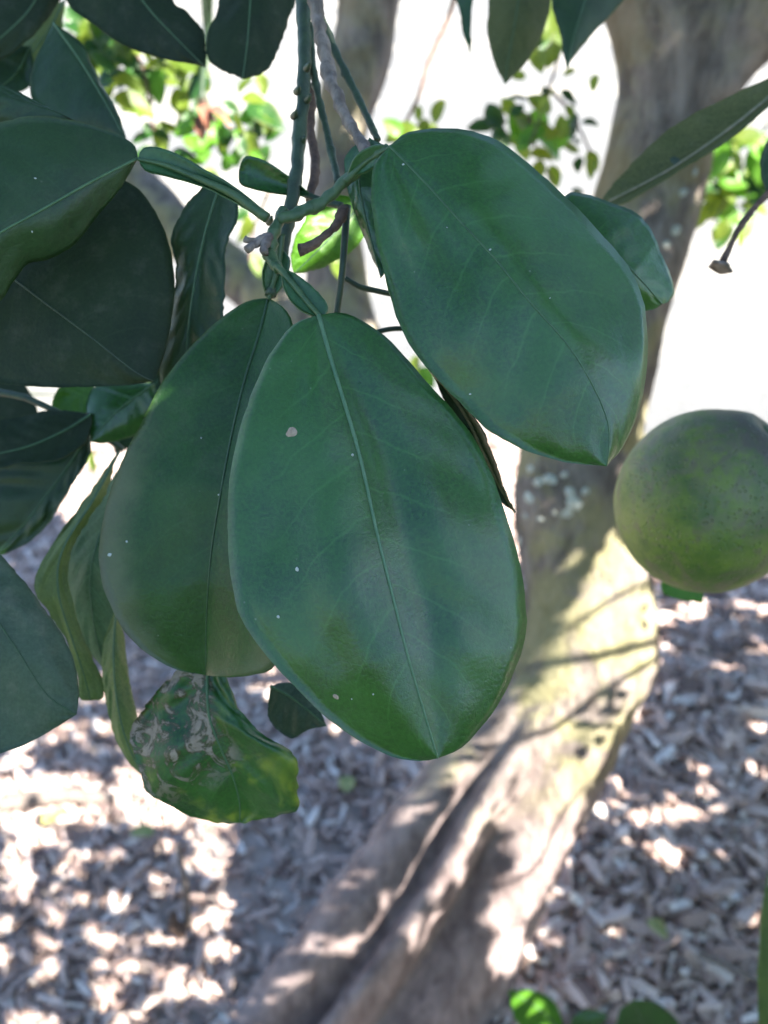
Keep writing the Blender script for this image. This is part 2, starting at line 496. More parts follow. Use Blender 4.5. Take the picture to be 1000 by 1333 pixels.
# ------------------------------------------------------------------ the tree that carries it all
tree = thing('citrus_tree', 'grey brown citrus tree with mossy leaning trunk and fluted base standing in the wood chips', 'tree', (-0.02, 0.84, 0))
TR = [  # left contour, right contour, distance Y, depth factor
    ((700, -560), (1010, -560), 1.30, 1.0), ((755, -200), (1000, -200), 1.22, 1.0), ((778, -20), (988, -20), 1.17, .95), ((800, 70), (958, 70), 1.15, .95), ((806, 130), (936, 130), 1.14, .95),
    ((792, 195), (926, 200), 1.13, .95), ((770, 262), (911, 265), 1.12, .95), ((745, 340), (892, 335), 1.10, .95),
    ((720, 420), (871, 412), 1.08, .95), ((697, 500), (851, 492), 1.06, .95), ((678, 580), (836, 570), 1.05, .95),
    ((668, 645), (829, 640), 1.03, .95), ((672, 705), (838, 700), 1.02, .95), ((682, 780), (850, 755), 1.00, .92),
    ((662, 862), (858, 858), .975, .9), ((612, 936), (828, 930), .95, .85), ((556, 995), (792, 1005), .92, .8),
    ((498, 1066), (750, 1085), .89, .72), ((436, 1145), (706, 1180), .86, .66), ((370, 1234), (670, 1262), .825, .62),
    ((285, 1338), (652, 1345), .79, .58), ((170, 1450), (640, 1440), .76, .55), ((60, 1560), (640, 1520), .74, .5)]
NS, NR = 190, 128
arr = np.array([[*a, *b, Y, k] for a, b, Y, k in TR])
par = np.concatenate([[0], np.cumsum(np.linalg.norm(np.diff((arr[:, :2] + arr[:, 2:4]) / 2, axis=0), axis=1))])
def crs(t):
    i = min(max(np.searchsorted(par, t) - 1, 0), len(par) - 2)
    f = (t - par[i]) / (par[i + 1] - par[i])
    a = arr[max(i - 1, 0)]; b = arr[i]; c = arr[i + 1]; d = arr[min(i + 2, len(arr) - 1)]
    return 0.5 * (2 * b + (c - a) * f + (2 * a - 5 * b + 4 * c - d) * f * f + (3 * b - a - 3 * c + d) * f ** 3)
tv, tf = [], []
for i in range(NS):
    lx, ly, rx, ry, Y, kf = crs(par[-1] * i / (NS - 1))
    A, B = PY(lx, ly, Y), PY(rx, ry, Y)
    c = (A + B) / 2
    hw = (B - A) / 2
    kf = float(kf)
    toc = (CAM - c).normalized()
    tn = (PY(*[(a + b) / 2 for a, b in zip((lx, ly), (rx, ry))], Y) - c)
    dv = toc - hw.normalized() * toc.dot(hw.normalized())
    dv = dv.normalized() * hw.length * kf
    ymid = (ly + ry) / 2
    fl = min(max((ymid - 880) / 230, 0), 1)
    for k in range(NR):
        th = 2 * math.pi * k / NR
        s = 0.5 - 0.5 * math.cos(th)      # 0 at the left contour, 1 at the right contour
        r = 1.0
        if math.sin(th) > 0:
            g = math.sin(th) ** 0.5
            r -= fl * g * (0.40 * math.exp(-((s - 0.25 + .02 * math.sin(i * .11)) / 0.075) ** 2) + 0.38 * math.exp(-((s - 0.57 - .02 * math.sin(i * .09)) / 0.085) ** 2))
            r += fl * g * (0.20 * math.exp(-((s - 0.41) / 0.085) ** 2) + 0.12 * math.exp(-((s - 0.78) / 0.10) ** 2))
            r -= 0.10 * g * math.exp(-((s - 0.62) / 0.12) ** 2) * min(max((ymid - 650) / 150, 0), 1) * (1 - fl)
        q = c - hw * math.cos(th) * r + dv * math.sin(th) * r
        nz = 0.055 * noise.noise(q * 14) + 0.028 * noise.noise(q * 38) + 0.010 * noise.noise(q * 95)
        nd = (q - c)
        q = q + nd * nz
        tv.append(q)
for i in range(NS - 1):
    for k in range(NR):
        k2 = (k + 1) % NR
        tf.append((i * NR + k, (i + 1) * NR + k, (i + 1) * NR + k2, i * NR + k2))
trunk = obj('trunk', tv, tf, M['bark'], tree)
trunk_bvh = BVHTree.FromPolygons([tuple(v) for v in tv], tf)

SHADE_PTS, LIT_PTS, FG_PTS = [], [], []
def limb(pts, radii, seg=60, n=28):
    v, f = tube_data(pts, radii, n, seg, 0.22, random.random() * 30)
    for q in v[::6]:
        SHADE_PTS.append(Vector(q))
    return obj('limb', v, f, M['bark'], tree)
limb([PY(690, 905, .97), PY(600, 740, 1.08), PY(505, 560, 1.17), PY(440, 400, 1.24), PY(438, 200, 1.3), PY(470, 60, 1.34), PY(505, -150, 1.38), PY(520, -420, 1.45)],
     [.060, .058, .052, .046, .0300, .038, .044, .034])
limb([PY(470, 470, 1.21), PY(370, 400, 1.27), PY(255, 320, 1.36), PY(165, 225, 1.44), PY(60, 90, 1.5), PY(-60, -120, 1.55), PY(-120, -420, 1.6)],
     [.040, .036, .032, .028, .026, .022, .018])
limb([PY(880, 150, 1.135), PY(945, 60, 1.13), PY(1010, -10, 1.12), PY(1100, -120, 1.1), PY(1200, -400, 1.05)], [.045, .044, .045, .04, .032])

hub = PY(1200, -400, 1.05)
for ends, r_ in (([(.95, .62, 1.75), (.92, .30, 1.45), (.98, .10, 1.05), (1.02, .02, .75)], .012), ([(1.05, .85, 1.80), (1.15, .70, 1.35), (1.20, .62, .95), (1.18, .60, .65)], .011),
                 ([(.85, .40, 1.95), (.70, -.05, 1.80), (.62, -.35, 1.50), (.55, -.60, 1.05)], .013), ([(.40, .50, 2.15), (.05, -.10, 2.10), (-.30, -.60, 1.80), (-.50, -.95, 1.30)], .013),
                 ([(1.10, .30, 1.95), (1.25, -.30, 1.75), (1.25, -.80, 1.35), (1.20, -1.10, .90)], .012), ([(.2, .9, 2.2), (-.3, .7, 2.3), (-.6, .9, 2.25)], .012)):
    tube('branch', [hub] + [Vector(e) for e in ends], [r_ * 1.5, r_, r_ * .75, r_ * .5, r_ * .3], M['bark'], tree, n=10, seg=40, rough=.3)
# ------------------------------------------------------------------ leaves

def leaf(parent, mid, left, right, d, mats, bow=0.0, cup=(0.0, 0.0), rip=0.0, label=None, rib=(0.00055, 0.0002), ribmat=None, n=64, m=10,
         facing='upper', wob=1.0, power=1.6, shade=True, name='leaf', fold=None, thick=0.00035):
    """mid/left/right: photo outlines from base to tip; d: depths at base .. tip along the midrib; cup: how far each edge recedes"""
    mp, lp, rp = catmull(mid, n), catmull(left, n), catmull(right, n)
    dd = np.interp(np.linspace(0, 1, n), np.linspace(0, 1, len(d)), d)
    sd = random.random() * 100
    for i in range(1, n - 1):
        u = i / (n - 1)
        for a, q in ((0, lp), (1, rp)):
            e = wob * 1.7 * (noise.noise(Vector((u * 9, sd + a * 7, 0))) + 0.7 * noise.noise(Vector((u * 26, sd + a * 7, 4))) + 0.5 * noise.noise(Vector((u * 55, sd + a * 7, 8))))
            dirv = q[i] - mp[i]
            q[i] = q[i] + dirv / max(np.linalg.norm(dirv), 1e-6) * e
    vs = np.linspace(-1, 1, 2 * m + 1)
    top, uvs = [], []
    for i in range(n):
        u = i / (n - 1)
        for v in vs:
            e = lp[i] if v < 0 else rp[i]
            a = abs(v)
            x, y = mp[i] * (1 - a) + e * a
            c = cup[0] if v < 0 else cup[1]
            env = math.sin(math.pi * min(max(u, 0.0), 1.0)) ** 0.6
            z = dd[i] + bow * math.sin(math.pi * u) + c * (a ** power) * env
            if fold is not None:
                z += fold(u, v)
            z += rip * env * (math.sin(2 * math.pi * (u * 7 - 1.5 * a ** 1.2 + .35 * noise.noise(Vector((u * 4, v, sd + 5)))) + (0 if v < 0 else 2.1)) * a * (1.15 - a) * 0.75 * (.5 + noise.noise(Vector((u * 3, v * 2, sd + 9))))
                              + 0.9 * math.sin(2 * math.pi * (u * 2.7 - .7 * a) + sd + (0 if v < 0 else 1.7)) * a * (1.1 - a) + 2.0 * a * noise.noise(Vector((u * 2.6, v * 1.3, sd))) + 0.5 * a * noise.noise(Vector((u * 8, v * 4, sd))))
            top.append(P(x, y, z))
            uvs.append((u, v * 0.5 + 0.5))
    W = 2 * m + 1
    faces = []
    for i in range(n - 1):
        for j in range(W - 1):
            faces.append((i * W + j, i * W + j + 1, (i + 1) * W + j + 1, (i + 1) * W + j))
    # normals of the sheet, turned towards the camera
    T = np.array([list(p) for p in top]).reshape(n, W, 3)
    du = np.gradient(T, axis=0); dv = np.gradient(T, axis=1)
    nr = np.cross(dv, du).reshape(-1, 3)
    ln = np.linalg.norm(nr, axis=1, keepdims=True)
    nr = nr / np.maximum(ln, 1e-12)
    tc = np.array([[*CAM]]) - T.reshape(-1, 3)
    if (nr * tc).sum() < 0:
        nr = -nr
        faces = [f[::-1] for f in faces]
    # face winding must agree with nr
    f0 = faces[len(faces) // 2]
    p0, p1, p2 = (np.array(top[k]) for k in f0[:3])
    if np.dot(np.cross(p1 - p0, p2 - p0), nr[f0[0]]) < 0:
        faces = [f[::-1] for f in faces]
    nv = n * W
    bot = T.reshape(-1, 3) - nr * thick
    verts = [tuple(p) for p in top] + [tuple(p) for p in bot]
    back = [tuple(k + nv for k in f[::-1]) for f in faces]
    rimf = []
    for i in range(n - 1):
        for j in (0, W - 1):
            a, b = i * W + j, (i + 1) * W + j
            rimf.append((a, b, b + nv, a + nv))
    allf = faces + back + rimf
    idx = [0] * len(faces) + [1] * len(back) + [0] * len(rimf)
    if facing == 'under':
        idx = [1] * len(faces) + [0] * len(back) + [1] * len(rimf)
    o = obj(name, verts, allf, mats, parent, True, uvs + uvs, idx)
    if label:
        o['label'] = label
    if rib:
        pts = []
        for i in range(0, n, 3):
            q = T[i, m] + nr.reshape(n, W, 3)[i, m] * rib[0] * 0.05
            pts.append(q)
        rr = np.linspace(rib[0], rib[1], 6)
        v_, f_ = tube_data(pts, rr, 8, 40)
        obj('midrib', v_, f_, ribmat or M['midrib'], o)
    if shade:
        for i in range(0, n, 2):
            for j in range(0, W, 2):
                FG_PTS.append(Vector(T[i, j]))
        for i in range(0, n, 4):
            for j in range(0, W, 4):
                SHADE_PTS.append(Vector(T[i, j]))
    else:
        for i in range(n // 3, n, 5):
            for j in range(0, W // 2 + 2, 4):
                LIT_PTS.append(Vector(T[i, j]))
    return o

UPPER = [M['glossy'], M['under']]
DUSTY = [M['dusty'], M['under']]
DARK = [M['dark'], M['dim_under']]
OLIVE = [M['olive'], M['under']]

# ---- the branch in focus
b1 = thing('leafy_branch', 'sharp foreground citrus branch with broad dark green leaves hanging in front of the trunk', 'branch', P(400, -120, .34))
# stems
tube('stem', [P(402, -120, .35), P(396, 0, .345), P(396, 100, .34), P(389, 190, .335), P(381, 260, .33), P(366, 330, .325), P(352, 385, .32)], [.0026, .0024, .0023, .0022, .0018], M['stem'], b1, n=14, seg=56, rough=.35)
tube('stem', [P(398, -120, .335), P(411, 0, .33), P(424, 75, .327), P(440, 130, .322), P(462, 172, .318), P(478, 196, .312), P(486, 206, .308)], [.0018, .0019, .0022, .0024, .0022, .0018, .0013], M['woody'], b1, n=14, seg=48, rough=.55)
tube('stem', [P(418, 20, .345), P(440, 75, .343), P(465, 125, .336), P(492, 182, .32)], [.0011, .0013, .0013, .0011], M['darkstem'], b1, seg=40, rough=.25)
tube('stem', [P(404, 30, .345), P(408, 90, .343), P(418, 140, .34), P(432, 200, .33), P(440, 238, .322)], [.0010, .0012, .0012, .0013, .0012], M['stem'], b1, seg=40, rough=.35)
tube('stem', [P(407, 110, .35), P(404, 165, .349), P(411, 215, .345), P(402, 262, .34)], [.0013, .0015, .0016, .0013], M['brown'], b1, rough=.3)
tube('stem', [P(505, 193, .302), P(478, 213, .308), P(447, 238, .313), P(420, 262, .315), P(392, 277, .315), P(362, 287, .314)], [.0012, .0016, .0018, .0018, .0018, .0020], M['stem_light'], b1, n=14, seg=48, rough=.4)
tube('stem', [P(370, 272, .316), P(358, 300, .314), P(352, 330, .312), P(362, 352, .305)], [.0017, .0021, .0019, .0014], M['stem_light'], b1, n=14, seg=48, rough=.4)
tube('stem', [P(452, 268, .325), P(449, 310, .323), P(445, 360, .322), P(438, 412, .325)], [.0013, .0012, .0011, .0011], M['darkstem'], b1)
tube('twig', [P(449, 362, .332), P(468, 373, .334), P(488, 378, .336), P(520, 385, .34)], [.0009, .0010, .0010, .0009], M['darkstem'], b1)
tube('twig', [P(470, 440, .345), P(492, 432, .343), P(512, 428, .342), P(540, 428, .342)], [.0008, .0009, .0009, .0009], M['darkstem'], b1)
for pts, r in (([P(352, 308, .311), P(338, 314, .309), P(322, 326, .307)], [.0016, .0013, .0013]), ([P(349, 312, .310), P(344, 322, .308), P(345, 330, .307)], [.0014, .0013, .0012]),
               ([P(336, 314, .309), P(326, 313, .308), P(319, 311, .307)], [.0010, .0009, .0011])):
    tube('spur', pts, r, M['woody'], b1, rough=.5, seg=14)
tube('spur', [P(448, 272, .322), P(440, 290, .318), P(422, 308, .316), P(402, 322, .314), P(390, 325, .313)], [.0016, .0014, .0013, .0015, .0019], M['brown'], b1, rough=.4)
for x, y in ((389, 120), (403, 131), (385, 152), (402, 90), (396, 186), (353, 290)):
    tube('bud', [P(x - 3, y, .336), P(x, y - 5, .333), P(x + 1, y - 9, .332)], [.0012, .0011, .0004], M['stem'], b1, seg=8)

L1 = leaf(b1, [(507, 190), (560, 245), (610, 300), (642, 334), (690, 393), (740, 450), (775, 508), (793, 558), (790, 607)],
          [(507, 190), (488, 214), (484, 260), (490, 310), (501, 362), (520, 420), (545, 465), (575, 500), (605, 530), (640, 563), (690, 588), (740, 602), (790, 607)],
          [(507, 190), (530, 172), (570, 167), (615, 172), (660, 190), (710, 232), (752, 271), (790, 312), (820, 350), (838, 395), (843, 440), (840, 490), (830, 540), (812, 580), (790, 607)],
          [.300, .293, .288, .286, .289], UPPER, bow=-.002, cup=(.007, .016), rip=.0026, rib=(.00042, .00015), ribmat=M['midrib'], fold=lambda u, v: (.0024 * math.exp(-((v + .28) / .16) ** 2) - .0020 * math.exp(-((v + .58) / .16) ** 2) + .002 * math.exp(-(v / .06) ** 2)) * math.sin(math.pi * u) * (.6 + .6 * math.sin(5 * u + 1)),
          label='broad bluish green leaf at upper right with a smooth rounded tip')
L2 = leaf(b1, [(415, 410), (430, 465), (450, 530), (470, 600), (490, 690), (510, 770), (530, 850), (550, 920), (570, 987)],
          [(415, 410), (385, 421), (355, 455), (330, 505), (312, 560), (300, 620), (297, 690), (302, 760), (313, 803), (345, 850), (380, 890), (420, 930), (460, 960), (510, 985), (550, 991), (570, 987)],
          [(415, 410), (440, 407), (470, 417), (510, 445), (550, 490), (590, 535), (620, 575), (645, 630), (662, 680), (678, 740), (685, 790), (683, 830), (672, 870), (650, 915), (620, 955), (595, 977), (570, 987)],
          [.297, .288, .282, .279, .282], UPPER, bow=-.003, cup=(.007, .009), rip=.0022, rib=(.0007, .0003), ribmat=M['midrib_light'], fold=lambda u, v: (.0042 * math.exp(-((v - .22) / .17) ** 2) if v > 0 else .0042 * math.exp(-(.22 / .17) ** 2) * math.exp(v / .1) - .0030 * math.exp(-((v + .30) / .18) ** 2)) * math.sin(math.pi * u),
          label='largest green leaf at the centre with a pale midrib and small tan spot')
L3 = leaf(b1, [(350, 388), (336, 440), (320, 490), (301, 570), (286, 650), (275, 720), (269, 800), (268, 879)],
          [(350, 388), (320, 392), (285, 415), (245, 455), (210, 500), (178, 560), (150, 620), (135, 670), (129, 720), (133, 760), (145, 792), (163, 825), (190, 850), (230, 871), (268, 879)],
          [(350, 388), (372, 405), (380, 430), (386, 520), (400, 620), (410, 720), (395, 800), (357, 866), (330, 878), (300, 881), (268, 879)],
          [.322, .314, .311, .315, .325], DUSTY, bow=.0, cup=(.006, -.020), rip=.0016, rib=(.0006, .0002), power=1.05, ribmat=M['midrib_dark'],
          label='dusty dark green leaf half hidden behind the central leaf')
L4 = leaf(b1, [(272, 850), (270, 880), (272, 930), (288, 975), (303, 1010), (312, 1045), (312, 1071)],
          [(272, 850), (245, 862), (212, 890), (186, 925), (170, 965), (181, 1005), (196, 1036), (230, 1055), (280, 1071), (312, 1071)],
          [(272, 850), (292, 870), (308, 915), (340, 953), (380, 979), (388, 1000), (386, 1030), (389, 1054), (360, 1062), (330, 1068), (312, 1071)],
          [.335, .332, .333, .336, .342], [M['scar'], M['under']], bow=-.002, cup=(.006, -.007), rip=.0050, rib=(.0006, .0002), wob=3.0,
          label='blotchy scarred leaf with tan winding mines and yellow mottling')
L5 = leaf(b1, [(180, 206), (120, 236), (60, 270), (0, 303), (-70, 345), (-150, 395)],
          [(180, 206), (160, 241), (126, 285), (96, 320), (60, 338), (36, 345), (16, 370), (0, 391), (-60, 430), (-150, 395)],
          [(180, 206), (173, 187), (133, 168), (92, 157), (50, 150), (10, 157), (-60, 180), (-120, 260), (-150, 395)],
          [.318, .312, .308, .306, .306], [M['dark'], M['under']], bow=-.002, cup=(.010, .006), rip=.0012, rib=(.0005, .0003), label='broad green leaf reaching in from the left edge')
leaf(b1, [(130, 175), (80, 148), (40, 135), (-20, 120), (-120, 80)],
     [(130, 175), (92, 166), (50, 170), (0, 172), (-120, 80)], [(130, 175), (92, 156), (40, 127), (0, 110), (-60, 85), (-120, 80)],
     [.325, .322, .32, .32], DARK, cup=(.004, .003), rip=.0008, rib=None)
L7 = leaf(b1, [(-60, 310), (0, 350), (60, 395), (120, 440), (175, 483), (200, 496)],
          [(-60, 310), (-60, 420), (-20, 490), (40, 503), (100, 504), (160, 502), (200, 496)],
          [(-60, 310), (40, 240), (120, 225), (172, 240), (203, 276), (221, 320), (228, 370), (222, 425), (212, 468), (200, 496)],
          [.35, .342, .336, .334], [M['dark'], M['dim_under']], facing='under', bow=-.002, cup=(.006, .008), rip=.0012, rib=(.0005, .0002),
          ribmat=M['darkstem'], label='very dark leaf seen from below under the left leaf')
leaf(b1, [(285, 245), (268, 300), (255, 360), (245, 430), (238, 520)],
     [(285, 245), (262, 246), (238, 272), (225, 310), (228, 355), (220, 420), (205, 480), (215, 520), (238, 520)],
     [(285, 245), (306, 256), (309, 285), (296, 312), (291, 350), (289, 405), (280, 460), (262, 505), (238, 520)],
     [.345, .350, .352, .355], DARK, bow=-.003, cup=(.004, -.006), rip=.002, wob=2)
leaf(b1, [(730, 300), (770, 310), (805, 335), (835, 365), (862, 396)], [(730, 300), (740, 330), (780, 375), (820, 400), (850, 404), (862, 396)],
     [(730, 300), (738, 252), (790, 261), (835, 283), (860, 325), (878, 376), (872, 392), (862, 396)], [.335, .332, .33, .332], UPPER, bow=-.004, cup=(.006, .008), rip=.0016)
leaf(b1, [(482, 180), (468, 230), (474, 275), (485, 320), (496, 362)], [(482, 180), (455, 195), (448, 222), (456, 262), (474, 308), (488, 345), (496, 362)],
     [(482, 180), (515, 200), (525, 250), (520, 300), (508, 340), (496, 362)], [.316, .318, .32, .322], UPPER, bow=.0, cup=(.003, -.002), rip=.001, rib=(.0004, .0002))
L18 = leaf(b1, [(476, 262), (450, 288), (425, 315), (400, 340), (383, 356)], [(476, 262), (440, 255), (410, 270), (390, 300), (380, 330), (383, 356)],
     [(476, 262), (480, 290), (468, 318), (440, 338), (410, 352), (383, 356)], [.375, .372, .37, .372], [M['bright'], M['bright']], cup=(-.004, .006), rip=.001, shade=False,
     label='small bright yellow green leaf lit through by the sun')
leaf(b1, [(352, 893), (375, 905), (398, 922), (425, 945)], [(352, 893), (350, 935), (378, 961), (402, 950), (425, 945)], [(352, 893), (378, 888), (408, 905), (425, 945)],
     [.36, .36, .358, .355], [M['dull'], M['under']], cup=(.003, .003), rip=.001)
leaf(b1, [(-40, 480), (0, 515), (30, 545), (52, 572)], [(-40, 480), (-50, 530), (0, 570), (52, 572)], [(-40, 480), (20, 490), (48, 528), (52, 572)], [.5, .5, .5], DARK, facing='under', rip=.001, n=24, rib=None)
leaf(b1, [(225, 470), (195, 510), (165, 550), (150, 590)], [(225, 470), (180, 480), (145, 540), (150, 590)], [(225, 470), (230, 520), (190, 570), (150, 590)], [.46, .46, .46], DARK, rip=.001, n=24)
leaf(b1, [(560, 480), (600, 530), (628, 585), (650, 632), (670, 667)], [(560, 480), (590, 545), (622, 605), (648, 648), (670, 667)], [(560, 480), (612, 535), (640, 590), (655, 635), (670, 667)],
     [.325, .33, .334, .34], DARK, cup=(.0, -.012), rip=.0008, rib=(.0008, .0004), ribmat=M['midrib_pale'])

M['blemish'] = plain_mat('leaf_blemish', (0.24, 0.17, 0.12), (0.36, 0.27, 0.20), 500, .8)
M['fleck'] = plain_mat('pale_fleck', (0.26, 0.29, 0.25), (0.42, 0.44, 0.40), 500, .8)
def blemish(lo, name, px, py, rpx, mat, asp=.7, ang=.3, bvh=None, lift=1.0):
    o0 = origin_of(lo)
    bvh = bvh or BVHTree.FromPolygons([tuple(v.co + o0) for v in lo.data.vertices], [tuple(p.vertices) for p in lo.data.polygons])
    h = bvh.ray_cast(CAM, (P(px, py, 1) - CAM).normalized(), 2)
    if h[0] is None:
        return
    nrm = h[1] if h[1].dot(CAM - h[0]) > 0 else -h[1]
    ex_ = RT - nrm * RT.dot(nrm); ex_.normalize(); ey_ = nrm.cross(ex_)
    R_ = rpx * (h[0] - CAM).dot(FW) / F
    vv, fc_ = [h[0] + nrm * .00022 * lift], []
    K = 14
    sd = random.random() * 50
    for ring, hh in ((.6, .00018), (1.0, -.00008)):
        for k in range(K):
            t = 2 * math.pi * k / K
            r_ = R_ * ring * (1 + .35 * noise.noise(Vector((math.cos(t) * 1.3, math.sin(t) * 1.3, sd))))
            a_, b_ = math.cos(t) * r_, math.sin(t) * r_ * asp
            vv.append(h[0] + ex_ * (a_ * math.cos(ang) - b_ * math.sin(ang)) + ey_ * (a_ * math.sin(ang) + b_ * math.cos(ang)) + nrm * hh * lift)
    for k in range(K):
        k2 = (k + 1) % K
        fc_ += [(0, 1 + k, 1 + k2), (1 + k, 1 + K + k, 1 + K + k2, 1 + k2)]
    obj(name, vv, fc_, mat, lo)
blemish(L2, 'brown_spot', 380, 563, 10, M['blemish'], .65, .2)
blemish(L2, 'brown_spot', 437, 907, 5, M['blemish'], .7, -.5)
for lo, x, y, r in ((L2, 387, 741, 4.2), (L2, 362, 803, 3.0), (L2, 459, 592, 2.6), (L2, 486, 904, 2.0), (L2, 458, 910, 1.8), (L1, 638, 325, 3.0), (L1, 525, 214, 2.4), (L1, 612, 513, 2.2), (L1, 582, 296, 1.8), (L1, 716, 388, 1.7),
                    (L3, 143, 722, 4.0), (L3, 165, 705, 2.0), (L3, 285, 644, 2.4), (L3, 262, 570, 2.2), (L5, 46, 232, 2.6), (L5, 42, 302, 2.2)):
    blemish(lo, 'pale_fleck', x, y, r * .8, M['fleck'], random.uniform(.6, .95), random.uniform(0, 3))

M['lichen'] = plain_mat('grey_lichen', (0.26, 0.27, 0.22), (0.46, 0.47, 0.42), 160, .9)
for x, y, r in ((716, 624, 10), (742, 640, 8), (747, 655, 13), (738, 668, 9), (700, 628, 7), (688, 648, 9), (676, 704, 10), (704, 676, 6), (722, 668, 5), (690, 610, 7), (762, 640, 6), (735, 618, 6), (684, 672, 5), (770, 120, 8), (880, 300, 9), (868, 318, 6), (890, 250, 7), (845, 230, 6), (905, 225, 6)):
    blemish(trunk, 'lichen', x, y, r, M['lichen'], random.uniform(.6, 1), random.uniform(0, 3), trunk_bvh, 8.0)
# winged petioles
def petiole(leafobj, mid, left, right, d):
    return leaf(leafobj, mid, left, right, d, [M['petiole'], M['under']], cup=(-.0015, -.0015), rip=.0002, rib=None, n=24, m=5, name='winged_petiole', wob=.4, thick=.0006)
def petiole_rib(leafobj, pts, r):
    tube('petiole_rib', pts, r, M['stem_light'], leafobj, n=8)
petiole(L5, [(180, 207), (215, 215), (255, 232), (300, 252), (345, 280)], [(180, 207), (190, 222), (215, 228), (260, 240), (298, 258), (345, 284)], [(180, 207), (187, 192), (215, 194), (258, 216), (305, 244), (345, 276)], [.317, .316, .315, .313])
petiole_rib(L5, [P(180, 207, .3165), P(215, 215, .3155), P(255, 231, .3145), P(300, 251, .3135), P(325, 268, .313), P(348, 284, .3125)], [.0006, .0009, .0011, .0014, .0017])
petiole(L2, [(368, 350), (385, 372), (400, 392), (418, 414)], [(368, 350), (368, 370), (382, 395), (405, 410), (418, 414)], [(368, 350), (395, 364), (418, 385), (427, 402), (418, 414)], [.304, .302, .300, .298])
petiole_rib(L2, [P(360, 345, .3045), P(385, 374, .3015), P(402, 395, .2995), P(417, 412, .2975)], [.0012, .0010, .0009, .0007])
petiole(L3, [(362, 318), (362, 345), (356, 368), (350, 390)], [(362, 318), (346, 340), (342, 366), (350, 390)], [(362, 318), (377, 340), (367, 372), (350, 390)], [.318, .319, .321])
petiole_rib(L3, [P(366, 305, .317), P(362, 345, .318), P(350, 390, .3205)], [.0014, .0011, .0007])
petiole(L1, [(452, 232), (472, 214), (490, 202), (508, 191)], [(452, 232), (478, 222), (498, 208), (508, 191)], [(452, 232), (462, 205), (485, 190), (508, 191)], [.311, .308, .304, .301])
petiole_rib(L1, [P(450, 236, .3105), P(472, 215, .3075), P(492, 201, .3035), P(508, 191, .300)], [.0011, .0009, .0008, .0005])
leaf(b1, [(311, 222), (340, 233), (375, 243), (405, 254)], [(311, 222), (314, 240), (345, 249), (380, 254), (405, 254)], [(311, 222), (320, 204), (345, 210), (378, 232), (405, 254)],
     [.335, .334, .333, .332], UPPER, cup=(-.002, -.003), rip=.0004, rib=None, n=24, m=5, name='petiole', wob=.4)
tube('stem', [P(395, 252, .334), P(420, 262, .33), P(445, 268, .326)], [.0012, .0013, .0012], M['darkstem'], b1)

# ---- dark leaves hanging in at the top left
b2 = thing('leafy_branch', 'dark backlit leaves hanging in along the top left edge', 'branch', P(150, -140, .45))
tube('stem', [P(420, -180, .42), P(280, -130, .44), P(150, -140, .45), P(0, -120, .47), P(-100, -80, .48)], [.0022, .002, .002, .0018], M['stem'], b2)
leaf(b2, [(130, -140), (150, -60), (185, 0), (225, 45), (268, 88)], [(130, -140), (70, -60), (88, 3), (122, 32), (160, 58), (210, 76), (250, 82), (268, 88)], [(130, -140), (200, -90), (225, -2), (243, 14), (264, 40), (269, 70), (268, 88)],
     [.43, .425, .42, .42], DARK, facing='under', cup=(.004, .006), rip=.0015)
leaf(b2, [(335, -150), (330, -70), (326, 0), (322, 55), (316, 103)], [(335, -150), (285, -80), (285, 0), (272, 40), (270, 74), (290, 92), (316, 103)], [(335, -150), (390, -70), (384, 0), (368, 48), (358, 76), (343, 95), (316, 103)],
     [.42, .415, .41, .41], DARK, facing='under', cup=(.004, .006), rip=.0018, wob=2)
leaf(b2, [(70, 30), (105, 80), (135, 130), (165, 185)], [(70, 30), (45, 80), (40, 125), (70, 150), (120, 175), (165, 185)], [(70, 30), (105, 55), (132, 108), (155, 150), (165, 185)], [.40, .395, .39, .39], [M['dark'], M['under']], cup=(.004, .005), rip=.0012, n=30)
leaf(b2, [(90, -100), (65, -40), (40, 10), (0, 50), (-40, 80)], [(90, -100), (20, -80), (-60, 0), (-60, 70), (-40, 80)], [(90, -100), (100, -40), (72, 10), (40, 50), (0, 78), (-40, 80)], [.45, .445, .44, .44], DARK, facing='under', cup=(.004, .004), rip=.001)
leaf(b2, [(85, 0), (66, 35), (45, 65), (20, 95)], [(85, 0), (50, 15), (22, 60), (8, 98), (20, 95)], [(85, 0), (80, 40), (66, 72), (40, 92), (20, 95)], [.50, .50, .50], OLIVE, cup=(.003, .003), rip=.001, n=24, shade=False,
     label='olive yellow leaf with a sunlit edge near the top left corner')
leaf(b2, [(40, 60), (25, 90), (5, 110), (-30, 130)], [(40, 60), (0, 60), (-30, 100), (-30, 130)], [(40, 60), (45, 100), (20, 122), (-30, 130)], [.47, .47, .47], DARK, rip=.001, n=24)

